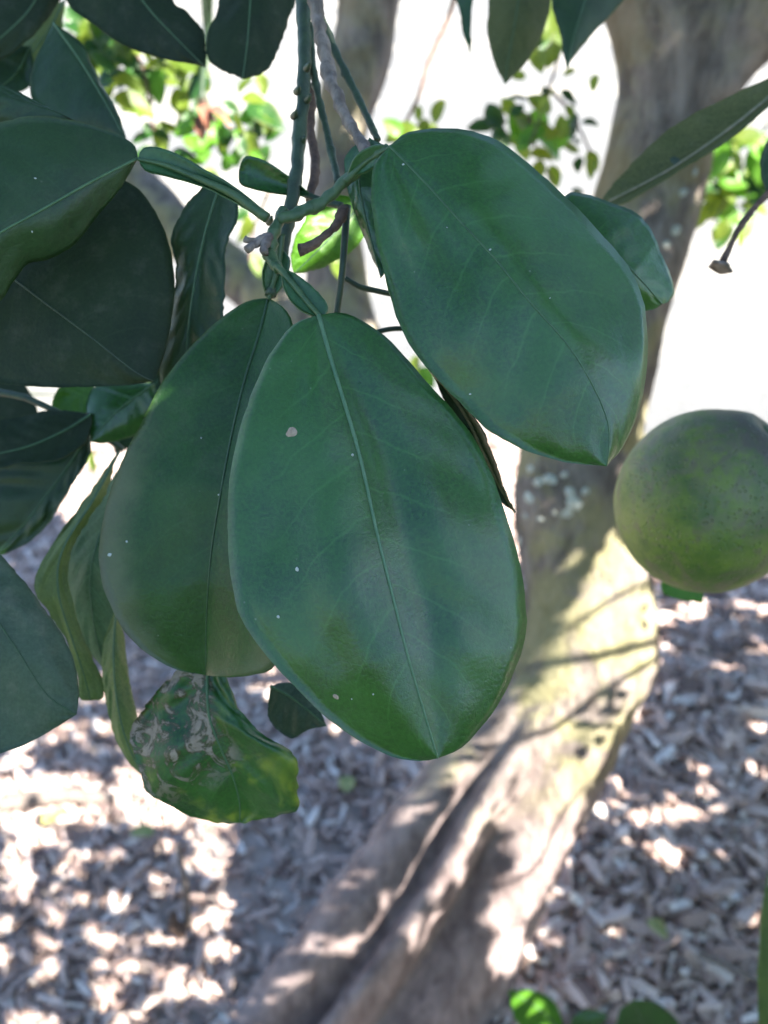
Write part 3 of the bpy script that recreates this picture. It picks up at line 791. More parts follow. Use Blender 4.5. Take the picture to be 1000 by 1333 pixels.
# ---- left hand low leaves
b3 = thing('leafy_branch', 'drooping shoot of olive and dark twisted leaves low on the left side', 'branch', P(-60, 480, .42))
tube('stem', [P(-180, 300, .45), P(-60, 480, .42), P(40, 520, .41), P(120, 560, .41), P(160, 585, .41)], [.002, .0018, .0015, .0012], M['stem'], b3)
tube('stem', [P(-60, 480, .42), P(-50, 620, .40), P(-40, 720, .37)], [.0018, .0016, .0013], M['stem'], b3)
leaf(b3, [(120, 538), (85, 560), (40, 580), (-10, 592), (-60, 600)], [(120, 538), (112, 575), (75, 598), (30, 603), (-20, 612), (-60, 600)], [(120, 538), (70, 534), (20, 542), (-20, 552), (-60, 600)], [.40, .398, .396, .396], DARK, facing='under', cup=(-.003, .004), rip=.001, label='dark folded leaf half pointing at the left edge')
leaf(b3, [(118, 560), (90, 605), (60, 645), (25, 690), (-10, 725)], [(118, 560), (80, 575), (20, 590), (-40, 620), (-60, 690), (-10, 725)], [(118, 560), (117, 590), (98, 622), (62, 682), (26, 711), (-10, 725)], [.41, .412, .415, .42], [M['dark'], M['dim_under']], cup=(.006, -.004), rip=.003, rib=(.0005, .0002))
leaf(b3, [(200, 500), (165, 525), (140, 548), (118, 575)], [(200, 500), (150, 498), (118, 508), (112, 545), (118, 575)], [(200, 500), (212, 535), (180, 565), (140, 577), (118, 575)], [.40, .40, .40], UPPER, cup=(.003, .004), rip=.001, n=28)
leaf(b3, [(122, 500), (105, 515), (85, 530), (65, 545)], [(122, 500), (85, 500), (70, 515), (65, 545)], [(122, 500), (125, 525), (100, 542), (65, 545)], [.43, .43, .43], [M['bright'], M['under']], rip=.001, n=20, rib=None)
leaf(b3, [(-60, 700), (-20, 780), (25, 850), (62, 905), (100, 930)], [(-60, 700), (-90, 800), (-80, 930), (-30, 980), (10, 977), (60, 955), (100, 930)], [(-60, 700), (-10, 715), (30, 755), (68, 808), (94, 852), (102, 895), (100, 930)], [.325, .32, .318, .318], [M['dull'], M['under']], bow=-.002, cup=(.006, .006), rip=.0022, rib=(.0004, .0002), ribmat=M['midrib_dark'], label='dull grey green leaf cut by the left edge')
leaf(b3, [(155, 588), (122, 650), (82, 715), (76, 770), (95, 835), (110, 880), (118, 912)], [(155, 588), (118, 640), (74, 700), (44, 758), (62, 795), (88, 838), (101, 875), (103, 908), (118, 912)],
     [(155, 588), (138, 640), (104, 695), (90, 735), (97, 795), (118, 850), (134, 885), (131, 909), (118, 912)], [.385, .378, .374, .374, .378, .385], OLIVE, facing='upper', cup=(.002, .006), rip=.0014, rib=(.0006, .0002), wob=2, label='twisted olive green leaf folded along its length')
leaf(b3, [(160, 600), (135, 680), (118, 745), (122, 810), (136, 872)], [(160, 600), (128, 650), (92, 712), (84, 760), (100, 825), (136, 872)], [(160, 600), (165, 690), (160, 770), (152, 830), (136, 872)], [.392, .388, .386, .388, .392], [M['dark'], M['under']],
     facing='under', cup=(.008, -.004), rip=.0016, rib=(.0004, .0002))
leaf(b3, [(152, 790), (148, 850), (152, 910), (165, 965), (187, 1012)], [(152, 790), (134, 840), (134, 890), (145, 945), (162, 985), (187, 1012)], [(152, 790), (162, 830), (168, 880), (178, 930), (187, 980), (187, 1012)], [.375, .375, .377, .38], OLIVE, cup=(.004, .006), rip=.0012, rib=(.0005, .0002), label='narrow olive leaf hanging beside the scarred leaf')

# ---- top right
b4 = thing('leafy_branch', 'two pointed dark leaves hanging in at the top right of centre', 'branch', P(700, -120, .55))
tube('stem', [P(520, -160, .6), P(620, -110, .57), P(700, -120, .55), P(800, -130, .55)], [.002, .0018, .0018, .0016], M['stem'], b4)
leaf(b4, [(685, -130), (680, -50), (672, 20), (663, 70), (657, 110)], [(685, -130), (640, -60), (636, 0), (635, 45), (645, 85), (657, 110)], [(685, -130), (725, -50), (717, 5), (708, 40), (688, 78), (657, 110)], [.54, .535, .53, .53], [M['olive_dark'], M['under']], cup=(.004, .006), rip=.0012)
leaf(b4, [(800, -120), (775, -40), (757, 15), (745, 55), (738, 90)], [(800, -120), (735, -80), (718, -5), (728, 40), (733, 68), (738, 90)], [(800, -120), (840, -50), (808, 5), (768, 48), (745, 78), (738, 90)], [.50, .495, .49, .49], DARK, cup=(.004, .006), rip=.001)
leaf(b4, [(600, -70), (604, -20), (607, 20), (609, 50), (612, 72)], [(600, -70), (590, -20), (598, 20), (605, 50), (612, 72)], [(600, -70), (616, -20), (614, 20), (613, 50), (612, 72)], [.56, .56, .56], UPPER, rip=.0006, n=24, m=4, rib=None)

# ---- right
b5 = thing('leafy_branch', 'branch at the right edge with a creased olive leaf and a bare flower stalk', 'branch', P(1090, 60, .42))
tube('stem', [P(1120, -160, .44), P(1090, 60, .42), P(1040, 170, .42), P(1004, 248, .42)], [.0022, .002, .0018, .0012], M['darkstem'], b5)
L15 = leaf(b5, [(1060, 75), (1000, 128), (940, 175), (870, 222), (793, 262)], [(1060, 75), (1000, 102), (940, 130), (880, 162), (830, 205), (785, 258), (793, 262)], [(1060, 75), (1005, 134), (948, 182), (875, 228), (806, 266), (793, 262)], [.43, .432, .435, .44, .445], [M['olive_dark'], M['under']],
     cup=(.006, -.012), rip=.001, rib=(.0011, .0005), ribmat=M['midrib_pale'], label='creased olive leaf tip pointing down left across the trunk')
leaf(b5, [(1020, 150), (1010, 190), (1004, 225), (1002, 262)], [(1020, 150), (995, 190), (990, 225), (1002, 262)], [(1020, 150), (1030, 200), (1020, 240), (1002, 262)], [.42, .42, .42], DARK, rip=.0006, n=20, m=4, rib=None)
stalk = tube('flower_stalk', [P(1004, 248, .42), P(985, 268, .42), P(966, 292, .418), P(952, 318, .417), P(942, 340, .416)], [.0013, .0013, .0012, .0011, .0016], M['brown'], b5, rough=.35)
# calyx disc left behind by a fallen flower
cv, cf = [], []
cc = P(939, 346, .416)
ax = (P(939, 346, .416) - P(945, 330, .417)).normalized()
ex = RT - ax * RT.dot(ax); ex.normalize(); ey = ax.cross(ex)
prof = [(0.0010, -0.0020), (0.0022, -0.0010), (0.0046, 0.0002), (0.0049, 0.0010), (0.0040, 0.0016), (0.0026, 0.0012), (0.0010, 0.0018)]
for i, (r, h) in enumerate(prof):
    for k in range(20):
        th = 2 * math.pi * k / 20
        rr = r * (1 + (0.14 * math.cos(5 * th) if i in (2, 3) else 0))
        cv.append(cc + ax * h + (ex * math.cos(th) + ey * math.sin(th)) * rr)
for i in range(len(prof) - 1):
    for k in range(20):
        k2 = (k + 1) % 20
        cf.append((i * 20 + k, i * 20 + k2, (i + 1) * 20 + k2, (i + 1) * 20 + k))
cf.append(tuple(range(19, -1, -1))); cf.append(tuple(range(120, 140)))
obj('calyx', cv, cf, M['woody'], stalk)

# ---- fruit
fd = 0.45
fc = P(922, 652, fd)
FR = 119.5 * fd / F
fruit = thing('green_orange', 'round unripe green orange with brownish russet on top hanging at the right edge', 'fruit', fc)
fv, ff = [], []
faxis = (P(1000, 576, fd - .0160) - fc).normalized()
fx = Vector((0, 1, 0)) - faxis * faxis.y; fx.normalize(); fy = faxis.cross(fx)
NU, NV = 64, 96
for i in range(NU + 1):
    ph = math.pi * i / NU
    for k in range(NV):
        th = 2 * math.pi * k / NV
        r = FR * (1 + 0.012 * math.cos(2 * ph) - 0.11 * math.exp(-(ph / 0.20) ** 2) + 0.03 * math.exp(-((ph - .35) / .16) ** 2) - 0.03 * math.exp(-((math.pi - ph) / 0.15) ** 2))
        dirv = faxis * math.cos(ph) + (fx * math.cos(th) + fy * math.sin(th)) * math.sin(ph)
        r *= 1 + 0.012 * noise.noise(dirv * 1.8) + 0.003 * noise.noise(dirv * 7)
        fv.append(fc + dirv * r)
for i in range(NU):
    for k in range(NV):
        k2 = (k + 1) % NV
        ff.append((i * NV + k, i * NV + k2, (i + 1) * NV + k2, (i + 1) * NV + k))
fo = obj('peel', fv, ff, M['fruit'], fruit)
for k in range(0, len(fv), 11):
    SHADE_PTS.append(fv[k])
top = fc + faxis * FR * 0.905
tube('fruit_stalk', [top - faxis * .002, top + faxis * .006, top + faxis * .02 + Vector((.01, .005, .012)), P(1085, 380, .44), P(1110, 120, .43)], [.0022, .0020, .0017, .0017, .0016], M['stem_light'], fruit, rough=.2)
for k in range(5):
    th = 2 * math.pi * k / 5
    d_ = fx * math.cos(th) + fy * math.sin(th)
    s_ = fx * -math.sin(th) + fy * math.cos(th)
    a_ = top + faxis * .0016
    v_ = [a_ - s_ * .0022, a_ + s_ * .0022, a_ + d_ * .0068 + faxis * .0012, a_ - s_ * .0018 + faxis * .0012, a_ + s_ * .0018 + faxis * .0012, a_ + d_ * .0062 + faxis * .0020]
    obj('sepal', v_, [(0, 2, 1), (3, 4, 5), (0, 1, 4, 3), (1, 2, 5, 4), (2, 0, 3, 5)], M['stem_light'], fruit, False)
blemish(L15, 'dark_spot', 880, 210, 9, M['darkstem'], .5, -.5)
f2 = leaf(b5, [(870, 745), (880, 760), (895, 772), (915, 785)], [(870, 745), (860, 765), (875, 778), (915, 785)], [(870, 745), (900, 748), (915, 765), (915, 785)], [.52, .52, .52], [M['bright'], M['bright']], n=16, m=4, rip=.0005, rib=None, label='bright green leaf just showing under the orange')

# ------------------------------------------------------------------ blurred leafy twigs further back
def proto_leaf(name, mat, fold=0.25, curl=0.2, wid=0.30):
    n, m = 9, 2
    verts, faces, uvs = [], [], []
    for i in range(n):
        u = i / (n - 1)
        wd = wid * (math.sin(math.pi * u ** 0.85) ** 0.75 if 0 < u < 1 else 0.01)
        for j in range(-m, m + 1):
            v = j / m
            verts.append((v * wd, u, abs(v) * wd * fold - curl * u * u + 0.02 * math.sin(9 * u + 2 * v)))
            uvs.append((u, v * .5 + .5))
    W = 2 * m + 1
    for i in range(n - 1):
        for j in range(W - 1):
            faces.append((i * W + j, i * W + j + 1, (i + 1) * W + j + 1, (i + 1) * W + j))
    me = bpy.data.meshes.new(name)
    me.from_pydata(verts, [], faces)
    me.materials.append(mat)
    ul = me.uv_layers.new(name='UVMap')
    vi = np.empty(len(me.loops), np.int32)
    me.loops.foreach_get('vertex_index', vi)
    ul.data.foreach_set('uv', np.asarray(uvs, np.float32)[vi].ravel())
    me.polygons.foreach_set('use_smooth', [True] * len(me.polygons))
    me.update()
    return me
PL = [proto_leaf('leaf', M['far'], .25, .2), proto_leaf('leaf', M['far'], .45, .35, .26), proto_leaf('leaf', M['dusty'], .3, .1, .32), proto_leaf('leaf', M['bright'], .3, .25, .33)]
M['dead'] = plain_mat('dead_leaf', (0.10, 0.035, 0.022), (0.20, 0.08, 0.045), 90, .8)
PLD = proto_leaf('leaf', M['dead'], .6, .5, .3)

def put_leaf(parent, pos, direction, size, mesh, roll=None):
    d = Vector(direction).normalized()
    up = Vector((random.uniform(-.5, .5), random.uniform(-.7, .2), 1))
    if roll is not None:
        up = Vector(roll)
    x = d.cross(up).normalized()
    z = x.cross(d)
    m = Matrix((x, d, z)).transposed().to_4x4() @ Matrix.Scale(size, 4)
    m.translation = Vector(pos) - origin_of(parent)
    o = bpy.data.objects.new('leaf', mesh)
    COL.objects.link(o)
    o.parent = parent
    o.matrix_local = m
    return o

def back_twig(label, Y, stems, leaves, rad=.0022, fill=()):
    t = thing('leafy_twig', label, 'twig', PY(*stems[0][0], Y), 'blurred leafy twigs behind the foreground leaves')
    for st in stems:
        tube('stem', [PY(x, y, Y + .03 * math.sin(i * 1.7)) for i, (x, y) in enumerate(st)], [rad, rad * .8, rad * .6], M['brown'] if random.random() < .5 else M['stem'], t, n=8, seg=16, rough=.2)
    for cx, cy, rx, ry, cnt, sz, mix_ in fill:
        for _ in range(cnt):
            a_, r_ = random.uniform(0, 6.28), math.sqrt(random.random())
            leaves = leaves + [(cx + rx * r_ * math.cos(a_), cy + ry * r_ * math.sin(a_), sz * random.uniform(.6, 1.2), random.uniform(0, 360), random.choice(mix_))]
    for x, y, s, ang, mi in leaves:
        dpt = Y / (CP - (y - 666.5) / F * SP)
        size = s * dpt / F
        a = math.radians(ang)
        d = RT * math.cos(a) - UP * math.sin(a) + FW * random.uniform(-.5, .5)
        p = PY(x, y, Y + random.uniform(-.05, .05)) - d.normalized() * size * .5
        put_leaf(t, p, d, size, PL[mi], roll=(-FW * random.uniform(.4, 1.2) + Vector((random.uniform(-.8, .8), 0, random.uniform(.1, .9)))))
    return t
# x, y, length in px, pointing angle (0 right, 90 down), which leaf
back_twig('yellow green leaves on a blurred twig against the bright ground at upper left', 1.0,
          [[(150, -40), (165, 40), (190, 100), (200, 170)], [(260, -60), (268, 60), (265, 110), (280, 160)]],
          [(140, 90, 50, 60, 0), (165, 105, 46, 20, 1), (195, 100, 50, 160, 0), (205, 112, 44, 100, 3), (230, 92, 54, -30, 0), (240, 110, 40, 20, 1), (175, 125, 44, 120, 3), (160, 75, 44, 200, 2), (210, 178, 52, 95, 1),
           (250, 185, 34, 60, 3), (290, 193, 30, 80, 1), (325, 197, 32, 50, 1), (345, 150, 60, 35, 2), (330, 128, 34, 10, 0), (310, 160, 28, 80, 0), (245, 160, 46, 130, 2), (150, 55, 36, 240, 0), (120, 70, 44, 90, 2), (295, 205, 22, 30, 3), (265, 200, 30, 100, 3), (238, 145, 40, 60, 0), (275, 180, 26, 140, 3)],
          fill=((185, 95, 85, 45, 40, 46, (0, 1, 2, 2)), (120, 60, 40, 50, 14, 44, (1, 2)), (265, 180, 90, 50, 28, 32, (0, 2, 3)), (330, 150, 45, 50, 10, 34, (0, 2))))
rt = back_twig('withered reddish brown leaf hanging on a bare twig at upper left', 0.95, [[(272, -60), (272, 40), (264, 100), (262, 130)], [(262, 130), (270, 148), (280, 155)]], [], .004)
for x, y, a in ((268, 145, 60), (280, 152, 20), (272, 158, 100)):
    d = RT * math.cos(math.radians(a)) - UP * math.sin(math.radians(a))
    put_leaf(rt, PY(x - 8, y - 10, .95), d, .022, PLD)
back_twig('small sunny green leaves on a blurred twig above the large right leaf', 1.2,
          [[(735, -30), (730, 60), (710, 130), (690, 190)], [(720, 120), (745, 150), (770, 200)], [(690, 150), (700, 200), (720, 235)]],
          [(672, 128, 30, 200, 2), (710, 122, 22, 60, 2), (675, 160, 46, 100, 3), (700, 160, 50, 80, 3), (690, 178, 46, 150, 3), (715, 185, 50, 40, 3), (680, 190, 44, 80, 0), (705, 200, 36, 20, 0), (745, 170, 26, 90, 2), (722, 230, 34, 60, 0), (770, 215, 30, 100, 1), (768, 160, 26, 20, 2), (625, 165, 40, 190, 2), (742, 145, 20, 80, 0), (708, 138, 24, 120, 0)], fill=((690, 180, 55, 50, 13, 40, (0, 3, 3, 2)), (750, 190, 45, 70, 9, 28, (0, 0, 2)), (715, 120, 70, 40, 6, 24, (0, 2)), (560, 160, 50, 20, 5, 30, (0, 3))))
back_twig('yellowish leaves behind the two pointed leaves at top right', 1.0,
          [[(740, -60), (722, 0), (715, 60)]], [(715, 20, 60, 100, 0), (722, 60, 50, 110, 1), (700, 75, 40, 80, 0), (730, 40, 50, 60, 0), (705, 40, 56, 90, 2)])
back_twig('sunlit yellow green leaves beside the right edge of the trunk', 1.45,
          [[(1040, 60), (990, 180), (960, 230), (930, 290)], [(1040, 150), (1000, 230), (975, 260)]],
          [(955, 190, 50, 150, 3), (975, 178, 44, 200, 0), (935, 210, 46, 120, 3), (960, 215, 50, 60, 0), (985, 210, 46, 100, 3), (925, 250, 40, 90, 1), (945, 245, 36, 30, 3), (975, 240, 48, 80, 0), (995, 200, 50, 20, 3), (950, 275, 44, 40, 3), (915, 280, 36, 110, 1), (975, 290, 40, 60, 3), (940, 300, 34, 120, 0), (990, 270, 44, 10, 1), (920, 225, 34, 200, 0), (965, 310, 26, 80, 0), (1005, 240, 46, 80, 3)], fill=((960, 240, 55, 75, 34, 40, (0, 1, 2, 3)), (970, 160, 40, 30, 8, 40, (1, 2))))
back_twig('yellow green leaves on a thin curved twig left of the large right leaf', 0.95,
          [[(600, -40), (585, 20), (558, 80), (545, 125), (525, 165)]], [(520, 172, 44, 160, 0), (540, 178, 40, 60, 1), (512, 165, 30, 220, 3)], .0022)
back_twig('pale green blurred leaves low behind the left leaves', 1.1,
          [[(-20, 480), (30, 510), (80, 515)], [(350, 250), (330, 300), (325, 340)]], [(20, 512, 44, 30, 2), (60, 560, 40, 100, 0), (8, 545, 46, 60, 3), (320, 300, 40, 100, 1), (335, 345, 34, 70, 0), (310, 280, 36, 150, 2), (555, 490, 34, 60, 3), (540, 475, 30, 100, 0), (120, 600, 30, 90, 1), (440, 350, 28, 60, 0)])

# ------------------------------------------------------------------ sprout in front at the bottom right
sp_ = thing('sprout', 'bright green sprout leaves poking up at the bottom edge by the trunk', 'plant', PG(745, 1500))
tube('stem', [PY(745, 1560, .70), PY(740, 1440, .68), PY(735, 1350, .66)], [.003, .0025, .002], M['stem_light'], sp_)
leaf(sp_, [(735, 1350), (712, 1322), (690, 1306), (662, 1290)], [(735, 1350), (700, 1350), (672, 1330), (662, 1290)], [(735, 1350), (725, 1308), (695, 1290), (662, 1290)], [.98, .97, .96], [M['bright'], M['bright']], rip=.002, n=20, m=5, shade=False, rib=(.001, .0004))
leaf(sp_, [(735, 1350), (755, 1332), (775, 1325), (792, 1322)], [(735, 1350), (750, 1320), (775, 1315), (792, 1322)], [(735, 1350), (760, 1350), (780, 1340), (792, 1322)], [.98, .97, .96], UPPER, rip=.002, n=20, m=5, rib=None)
leaf(sp_, [(850, 1390), (840, 1350), (832, 1320), (824, 1302)], [(850, 1390), (805, 1360), (806, 1320), (824, 1302)], [(850, 1390), (895, 1360), (875, 1320), (850, 1304), (824, 1302)], [.98, .97, .96], UPPER, rip=.002, n=20, m=5, rib=(.001, .0004))
tube('stem', [PY(745, 1440, .68), PY(800, 1410, .68), PY(850, 1388, .675)], [.0022, .002, .0016], M['stem_light'], sp_)
gb = leaf(None, [(1010, 1480), (1000, 1380), (996, 1280), (996, 1200), (1000, 1130)], [(1010, 1480), (990, 1380), (987, 1280), (990, 1200), (1000, 1130)], [(1010, 1480), (1014, 1380), (1008, 1280), (1004, 1200), (1000, 1130)], [.62, .62, .61, .61], OLIVE, rip=.001, n=24, m=4, rib=None, name='leaf_blade')
tag(gb, 'thin olive blade standing upright at the lower right edge', 'blade')

# ------------------------------------------------------------------ wood chips
def in_poly(x, y, poly):
    c = False
    j = len(poly) - 1
    for i in range(len(poly)):
        xi, yi = poly[i]; xj, yj = poly[j]
        if (yi > y) != (yj > y) and x < (xj - xi) * (y - yi) / (yj - yi) + xi:
            c = not c
        j = i
    return c
BARE = [(255, 1085), (330, 1070), (420, 1075), (450, 1110), (400, 1190), (350, 1240), (270, 1220), (240, 1140)]   # bare soil left of the trunk

def chip_arrays(L, W, T, bend, taper, seed):
    """12 corners of a split chip: three four-sided sections"""
    r = np.random.default_rng(seed)
    out = []
    for i, t in enumerate((-.5, .0, .5)):
        k = (1 - taper * (0.9 if i == 2 else 0.35 if i == 0 else 0)) * r.uniform(.8, 1.15)
        for a, b in ((-1, -1), (1, -1), (1, 1), (-1, 1)):
            out.append((L * t + r.uniform(-.12, .12) * W, W * .5 * a * k + r.uniform(-.1, .1) * W, T * .5 * b + bend * L * (0.25 - t * t) + r.uniform(-.15, .15) * T))
    return np.array(out)
CF = []
for i in range(2):
    b = i * 4
    for k in range(4):
        k2 = (k + 1) % 4
        CF.append((b + k, b + k2, b + 4 + k2, b + 4 + k))
CF += [(3, 2, 1, 0), (8, 9, 10, 11)]
def chip_pose():
    yaw = random.uniform(0, 2 * math.pi)
    return Matrix.Rotation(yaw, 3, 'Z') @ Matrix.Rotation(random.gauss(0, .28), 3, 'Y') @ Matrix.Rotation(random.gauss(0, .5), 3, 'X')
def chip_size(x=0.0):
    L = min(max(random.lognormvariate(math.log(.037), .36), .016), .09) * (1.0 if x > .02 else .62)
    return L, L * random.uniform(.14, .30), random.uniform(.003, .007), random.uniform(-.12, .16), random.uniform(.1, .9)

spots = []
while len(spots) < 25000:
    x = random.uniform(-1.35, 1.35); y = random.uniform(.45, 2.75)
    edge = 2.15 + 0.35 * noise.noise(Vector((x * 1.6, y * 1.6, 9)))
    if y > edge and random.random() < min(1, (y - edge) / .35):
        continue
    q = to_px((x, y, 0))
    if q is None:
        continue
    vis = -60 < q[0] < 1060 and q[1] < 1420
    if not vis and random.random() < .75:
        continue
    bare = in_poly(q[0], q[1], BARE)
    if bare and random.random() < .55:
        continue
    spots.append((x, y, q, vis))
protos = []
for k in range(14):
    L, W_, T, bd, tp = .04, .04 * random.uniform(.18, .36), random.uniform(.003, .007), random.uniform(-.1, .16), random.uniform(.1, .9)
    me = bpy.data.meshes.new('wood_chip')
    me.from_pydata([tuple(v) for v in chip_arrays(L, W_, T, bd, tp, k)], [], CF)
    me.materials.append(M['chip'])
    me.update()
    protos.append(me)
def hidden(px, py):
    d = (P(px, py, 1) - CAM).normalized()
    return trunk_bvh.ray_cast(CAM, d, 3)[0] is not None
big = []
for x, y, q, vis in spots:
    if len(big) < 300 and 5 < q[0] < 995 and 780 < q[1] < 1328 and random.random() < .13:
        if (q[0] > 560 or q[1] > 900) and not hidden(q[0], q[1]) and not (290 < q[0] < 680 and q[1] < 985):
            big.append((x, y, q))
for x, y, q in big:
    o = bpy.data.objects.new('wood_chip', random.choice(protos))
    COL.objects.link(o)
    s = min(max(random.lognormvariate(0.18, .26), .75), 1.7) * (1 if x > .02 else .7)
    o.matrix_world = Matrix.Translation((x, y, gz(x, y) + random.uniform(.014, .024))) @ chip_pose().to_4x4() @ Matrix.Diagonal((s, s * random.uniform(.8, 1.2), s * .9, 1))
    if q[0] > 560:
        tag(o, 'loose grey brown wood chip lying on the mulch right of the trunk', 'wood chip', 'wood chips right of the trunk')
    else:
        tag(o, 'loose wood chip lying on the mulch left of the trunk', 'wood chip', 'wood chips left of the trunk')
V, FCS, tone = [], [], []
for i, (x, y, q, vis) in enumerate(spots):
    a = chip_arrays(*chip_size(x), i)
    R = np.array(chip_pose())
    a = a @ R.T + np.array([x, y, gz(x, y) + random.uniform(0, .016)])
    b = len(V) * 12
    V.append(a)
    FCS += [tuple(k + b for k in f) for f in CF]
    tone += [min(max(random.gauss(.66 if x > .02 else .66, .26), 0), 1)] * 12
V = np.vstack(V)
me = bpy.data.meshes.new('mulch')
me.from_pydata([tuple(v) for v in V], [], FCS)
at = me.attributes.new('tone', 'FLOAT', 'POINT')
at.data.foreach_set('value', tone)
me.materials.append(M['chips'])
me.update()
mulch = bpy.data.objects.new('mulch', me)
COL.objects.link(mulch)
mulch['kind'] = 'stuff'
tag(mulch, 'bed of grey brown wood chip mulch around the tree', 'mulch')

# a dead stick standing in the mulch on the left, some fallen twigs and leaves
dead = thing('dead_stick', 'pale dead stick standing in the mulch left of the trunk', 'stick', PG(243, 1215))
g0 = PG(243, 1215)
tube('stick', [g0 - Vector((0, 0, .01)), g0 + Vector((.004, .01, .05)), g0 + Vector((.006, .012, .12)), g0 + Vector((.001, .02, .17))], [.010, .005, .0045, .003], M['woody'], dead, rough=.3)
tube('stub', [g0 + Vector((0, -.005, .0)), g0 + Vector((-.012, -.01, .03)), g0 + Vector((-.014, -.004, .055))], [.012, .010, .006], M['brown'], dead, rough=.4)
M['fallen'] = plain_mat('fallen_leaf', (0.16, 0.19, 0.05), (0.30, 0.27, 0.10), 60, .7)
PF = proto_leaf('fallen_leaf', M['fallen'], .4, .15, .28)
for x, y, s, lab in ((60, 1090, .05, 'yellowish fallen leaf on sunlit mulch at the lower left'), (205, 1105, .045, 'small pale green fallen leaf near the dead stick'), (452, 1048, .05, 'yellow green fallen leaf beside the left flank of the trunk'), (840, 1215, .04, 'greenish fallen leaf lying on the mulch right of the trunk')):
    g = PG(x, y)
    o = bpy.data.objects.new('fallen_leaf', PF)
    COL.objects.link(o)
    m = Matrix.Rotation(random.uniform(0, 6.28), 4, 'Z') @ Matrix.Rotation(random.uniform(-.2, .3), 4, 'X') @ Matrix.Scale(s, 4)
    m.translation = Vector((g.x, g.y, gz(g.x, g.y) + .03))
    o.matrix_world = m
    tag(o, lab, 'leaf')
for pts, lab in (([(905, 1255), (950, 1275), (1000, 1300)], 'long pale twig lying across the mulch at lower right'), ([(0, 1062), (80, 1050), (150, 1055)], 'pale branch lying flat across the mulch on the left')):
    o = tube('fallen_twig', [PG(x, y) + Vector((0, 0, .026)) for x, y in pts], [.005, .0045, .003] if pts[0][0] > 500 else [.013, .014, .010], M['woody'], None, rough=.4)
    tag(o, lab, 'twig')

# ------------------------------------------------------------------ out-of-view leaves, placed to shade the branch, trunk and mulch and dim reflections
E1 = TO_SUN.cross(Vector((0, 1, 0))).normalized(); E2 = TO_SUN.cross(E1)
def ab(p):
    return p.dot(E1), p.dot(E2), p.dot(TO_SUN)
LIT_TRUNK = [
    [(800, 688), (848, 745), (860, 860), (835, 925), (800, 880), (760, 905), (712, 905), (705, 850), (745, 790), (775, 735)],
    [(650, 935), (712, 895), (752, 898), (744, 960), (738, 1012), (672, 1062), (690, 1000), (668, 985), (635, 975)],
    [(800, 960), (745, 1090), (700, 1185), (650, 1215), (628, 1195), (668, 1125), (672, 1060), (700, 1020), (745, 1000)],
    [(600, 1000), (648, 1000), (640, 1040), (610, 1075), (590, 1040)], [(560, 1080), (605, 1060), (600, 1110), (575, 1165), (548, 1160)],
    [(530, 1205), (570, 1180), (562, 1215), (535, 1245)], [(640, 1225), (690, 1200), (672, 1262), (645, 1275)]]
for pts_, off, r_ in (([(640, 905), (690, 868), (760, 857), (850, 836), (900, 815)], 1.0, .0052), ([(700, 838), (740, 818), (790, 784), (845, 755), (900, 725)], 1.1, .0034), ([(620, 975), (670, 964), (730, 942), (800, 890), (860, 850)], .95, .0045), ([(660, 1150), (700, 1124), (744, 1043), (790, 1000)], 1.05, .0028)):
    tw = []
    for px, py in pts_:
        dd_ = (P(px, py, 1) - CAM).normalized()
        h_ = trunk_bvh.ray_cast(CAM, dd_, 4)
        b_ = h_[0] if h_[0] is not None else P(px, py, 1.25)
        tw.append(b_ + TO_SUN * off)
    tube('twig', tw, [r_, r_, r_ * .8], M['bark'], tree, n=8, seg=30, rough=.4)
shade, lit = [ab(p) for p in SHADE_PTS], [ab(p) for p in LIT_PTS]
for py in range(-150, 1400, 9):
    for px in range(150, 1010, 9):
        d = (P(px, py, 1) - CAM).normalized()
        h = trunk_bvh.ray_cast(CAM, d, 4)
        if h[0] is None:
            continue
        isl = any(in_poly(px, py, g) for g in LIT_TRUNK) 
        (lit if isl else shade).append(ab(h[0]))
# ground in view: how much of it the sun reaches
def ground_lit(px, py):
    n1 = noise.noise(Vector((px / 38, py / 22, 5))); n2 = noise.noise(Vector((px / 90, py / 60, 8)))
    if py < 735:
        return True if px > 600 or py < 560 else n1 > -.25
    if px > 560:
        thr = .52 if py > 900 else .30
        if 760 < px < 920 and 1020 < py < 1130:
            thr = .2
        return n1 + .4 * n2 > thr
    if 1012 < py < 1078 and px < 440:
        return n1 > -.32
    if 130 < px < 360 and 1225 < py < 1320:
        return n1 > .02
    if in_poly(px, py, BARE):
        return n1 > (-.35 if py < 1130 else .12)
    return n1 + .3 * n2 > .24
for py in range(60, 1400, 11):
    for px in range(-40, 1050, 11):
        g = PG(px, py)
        if hidden(px, py):
            continue
        (lit if ground_lit(px, py) else shade).append(ab(g))
for gx_ in np.arange(-1.6, 1.7, .055):  # unseen ground behind the camera, shaded to dim what the leaves reflect
    for gy_ in np.arange(-1.6, .55, .055):
        shade.append(ab(Vector((float(gx_), float(gy_), 0))))
lit_grid = {}
CELL = .045
for a, b, t in lit:
    lit_grid.setdefault((int(a // CELL), int(b // CELL)), []).append((a, b, t))
def near_lit(a, b, t, r):
    i, j = int(a // CELL), int(b // CELL)
    for di in (-1, 0, 1):
        for dj in (-1, 0, 1):
            for (x, y, z) in lit_grid.get((i + di, j + dj), ()):
                if z < t and (x - a) ** 2 + (y - b) ** 2 < r * r:
                    return True
    return False
cov = {}
CC = .012
CV, CFc, CUV = [], [], []
CST = ((-.38, .17), (-.16, .275), (.10, .285), (.32, .185))
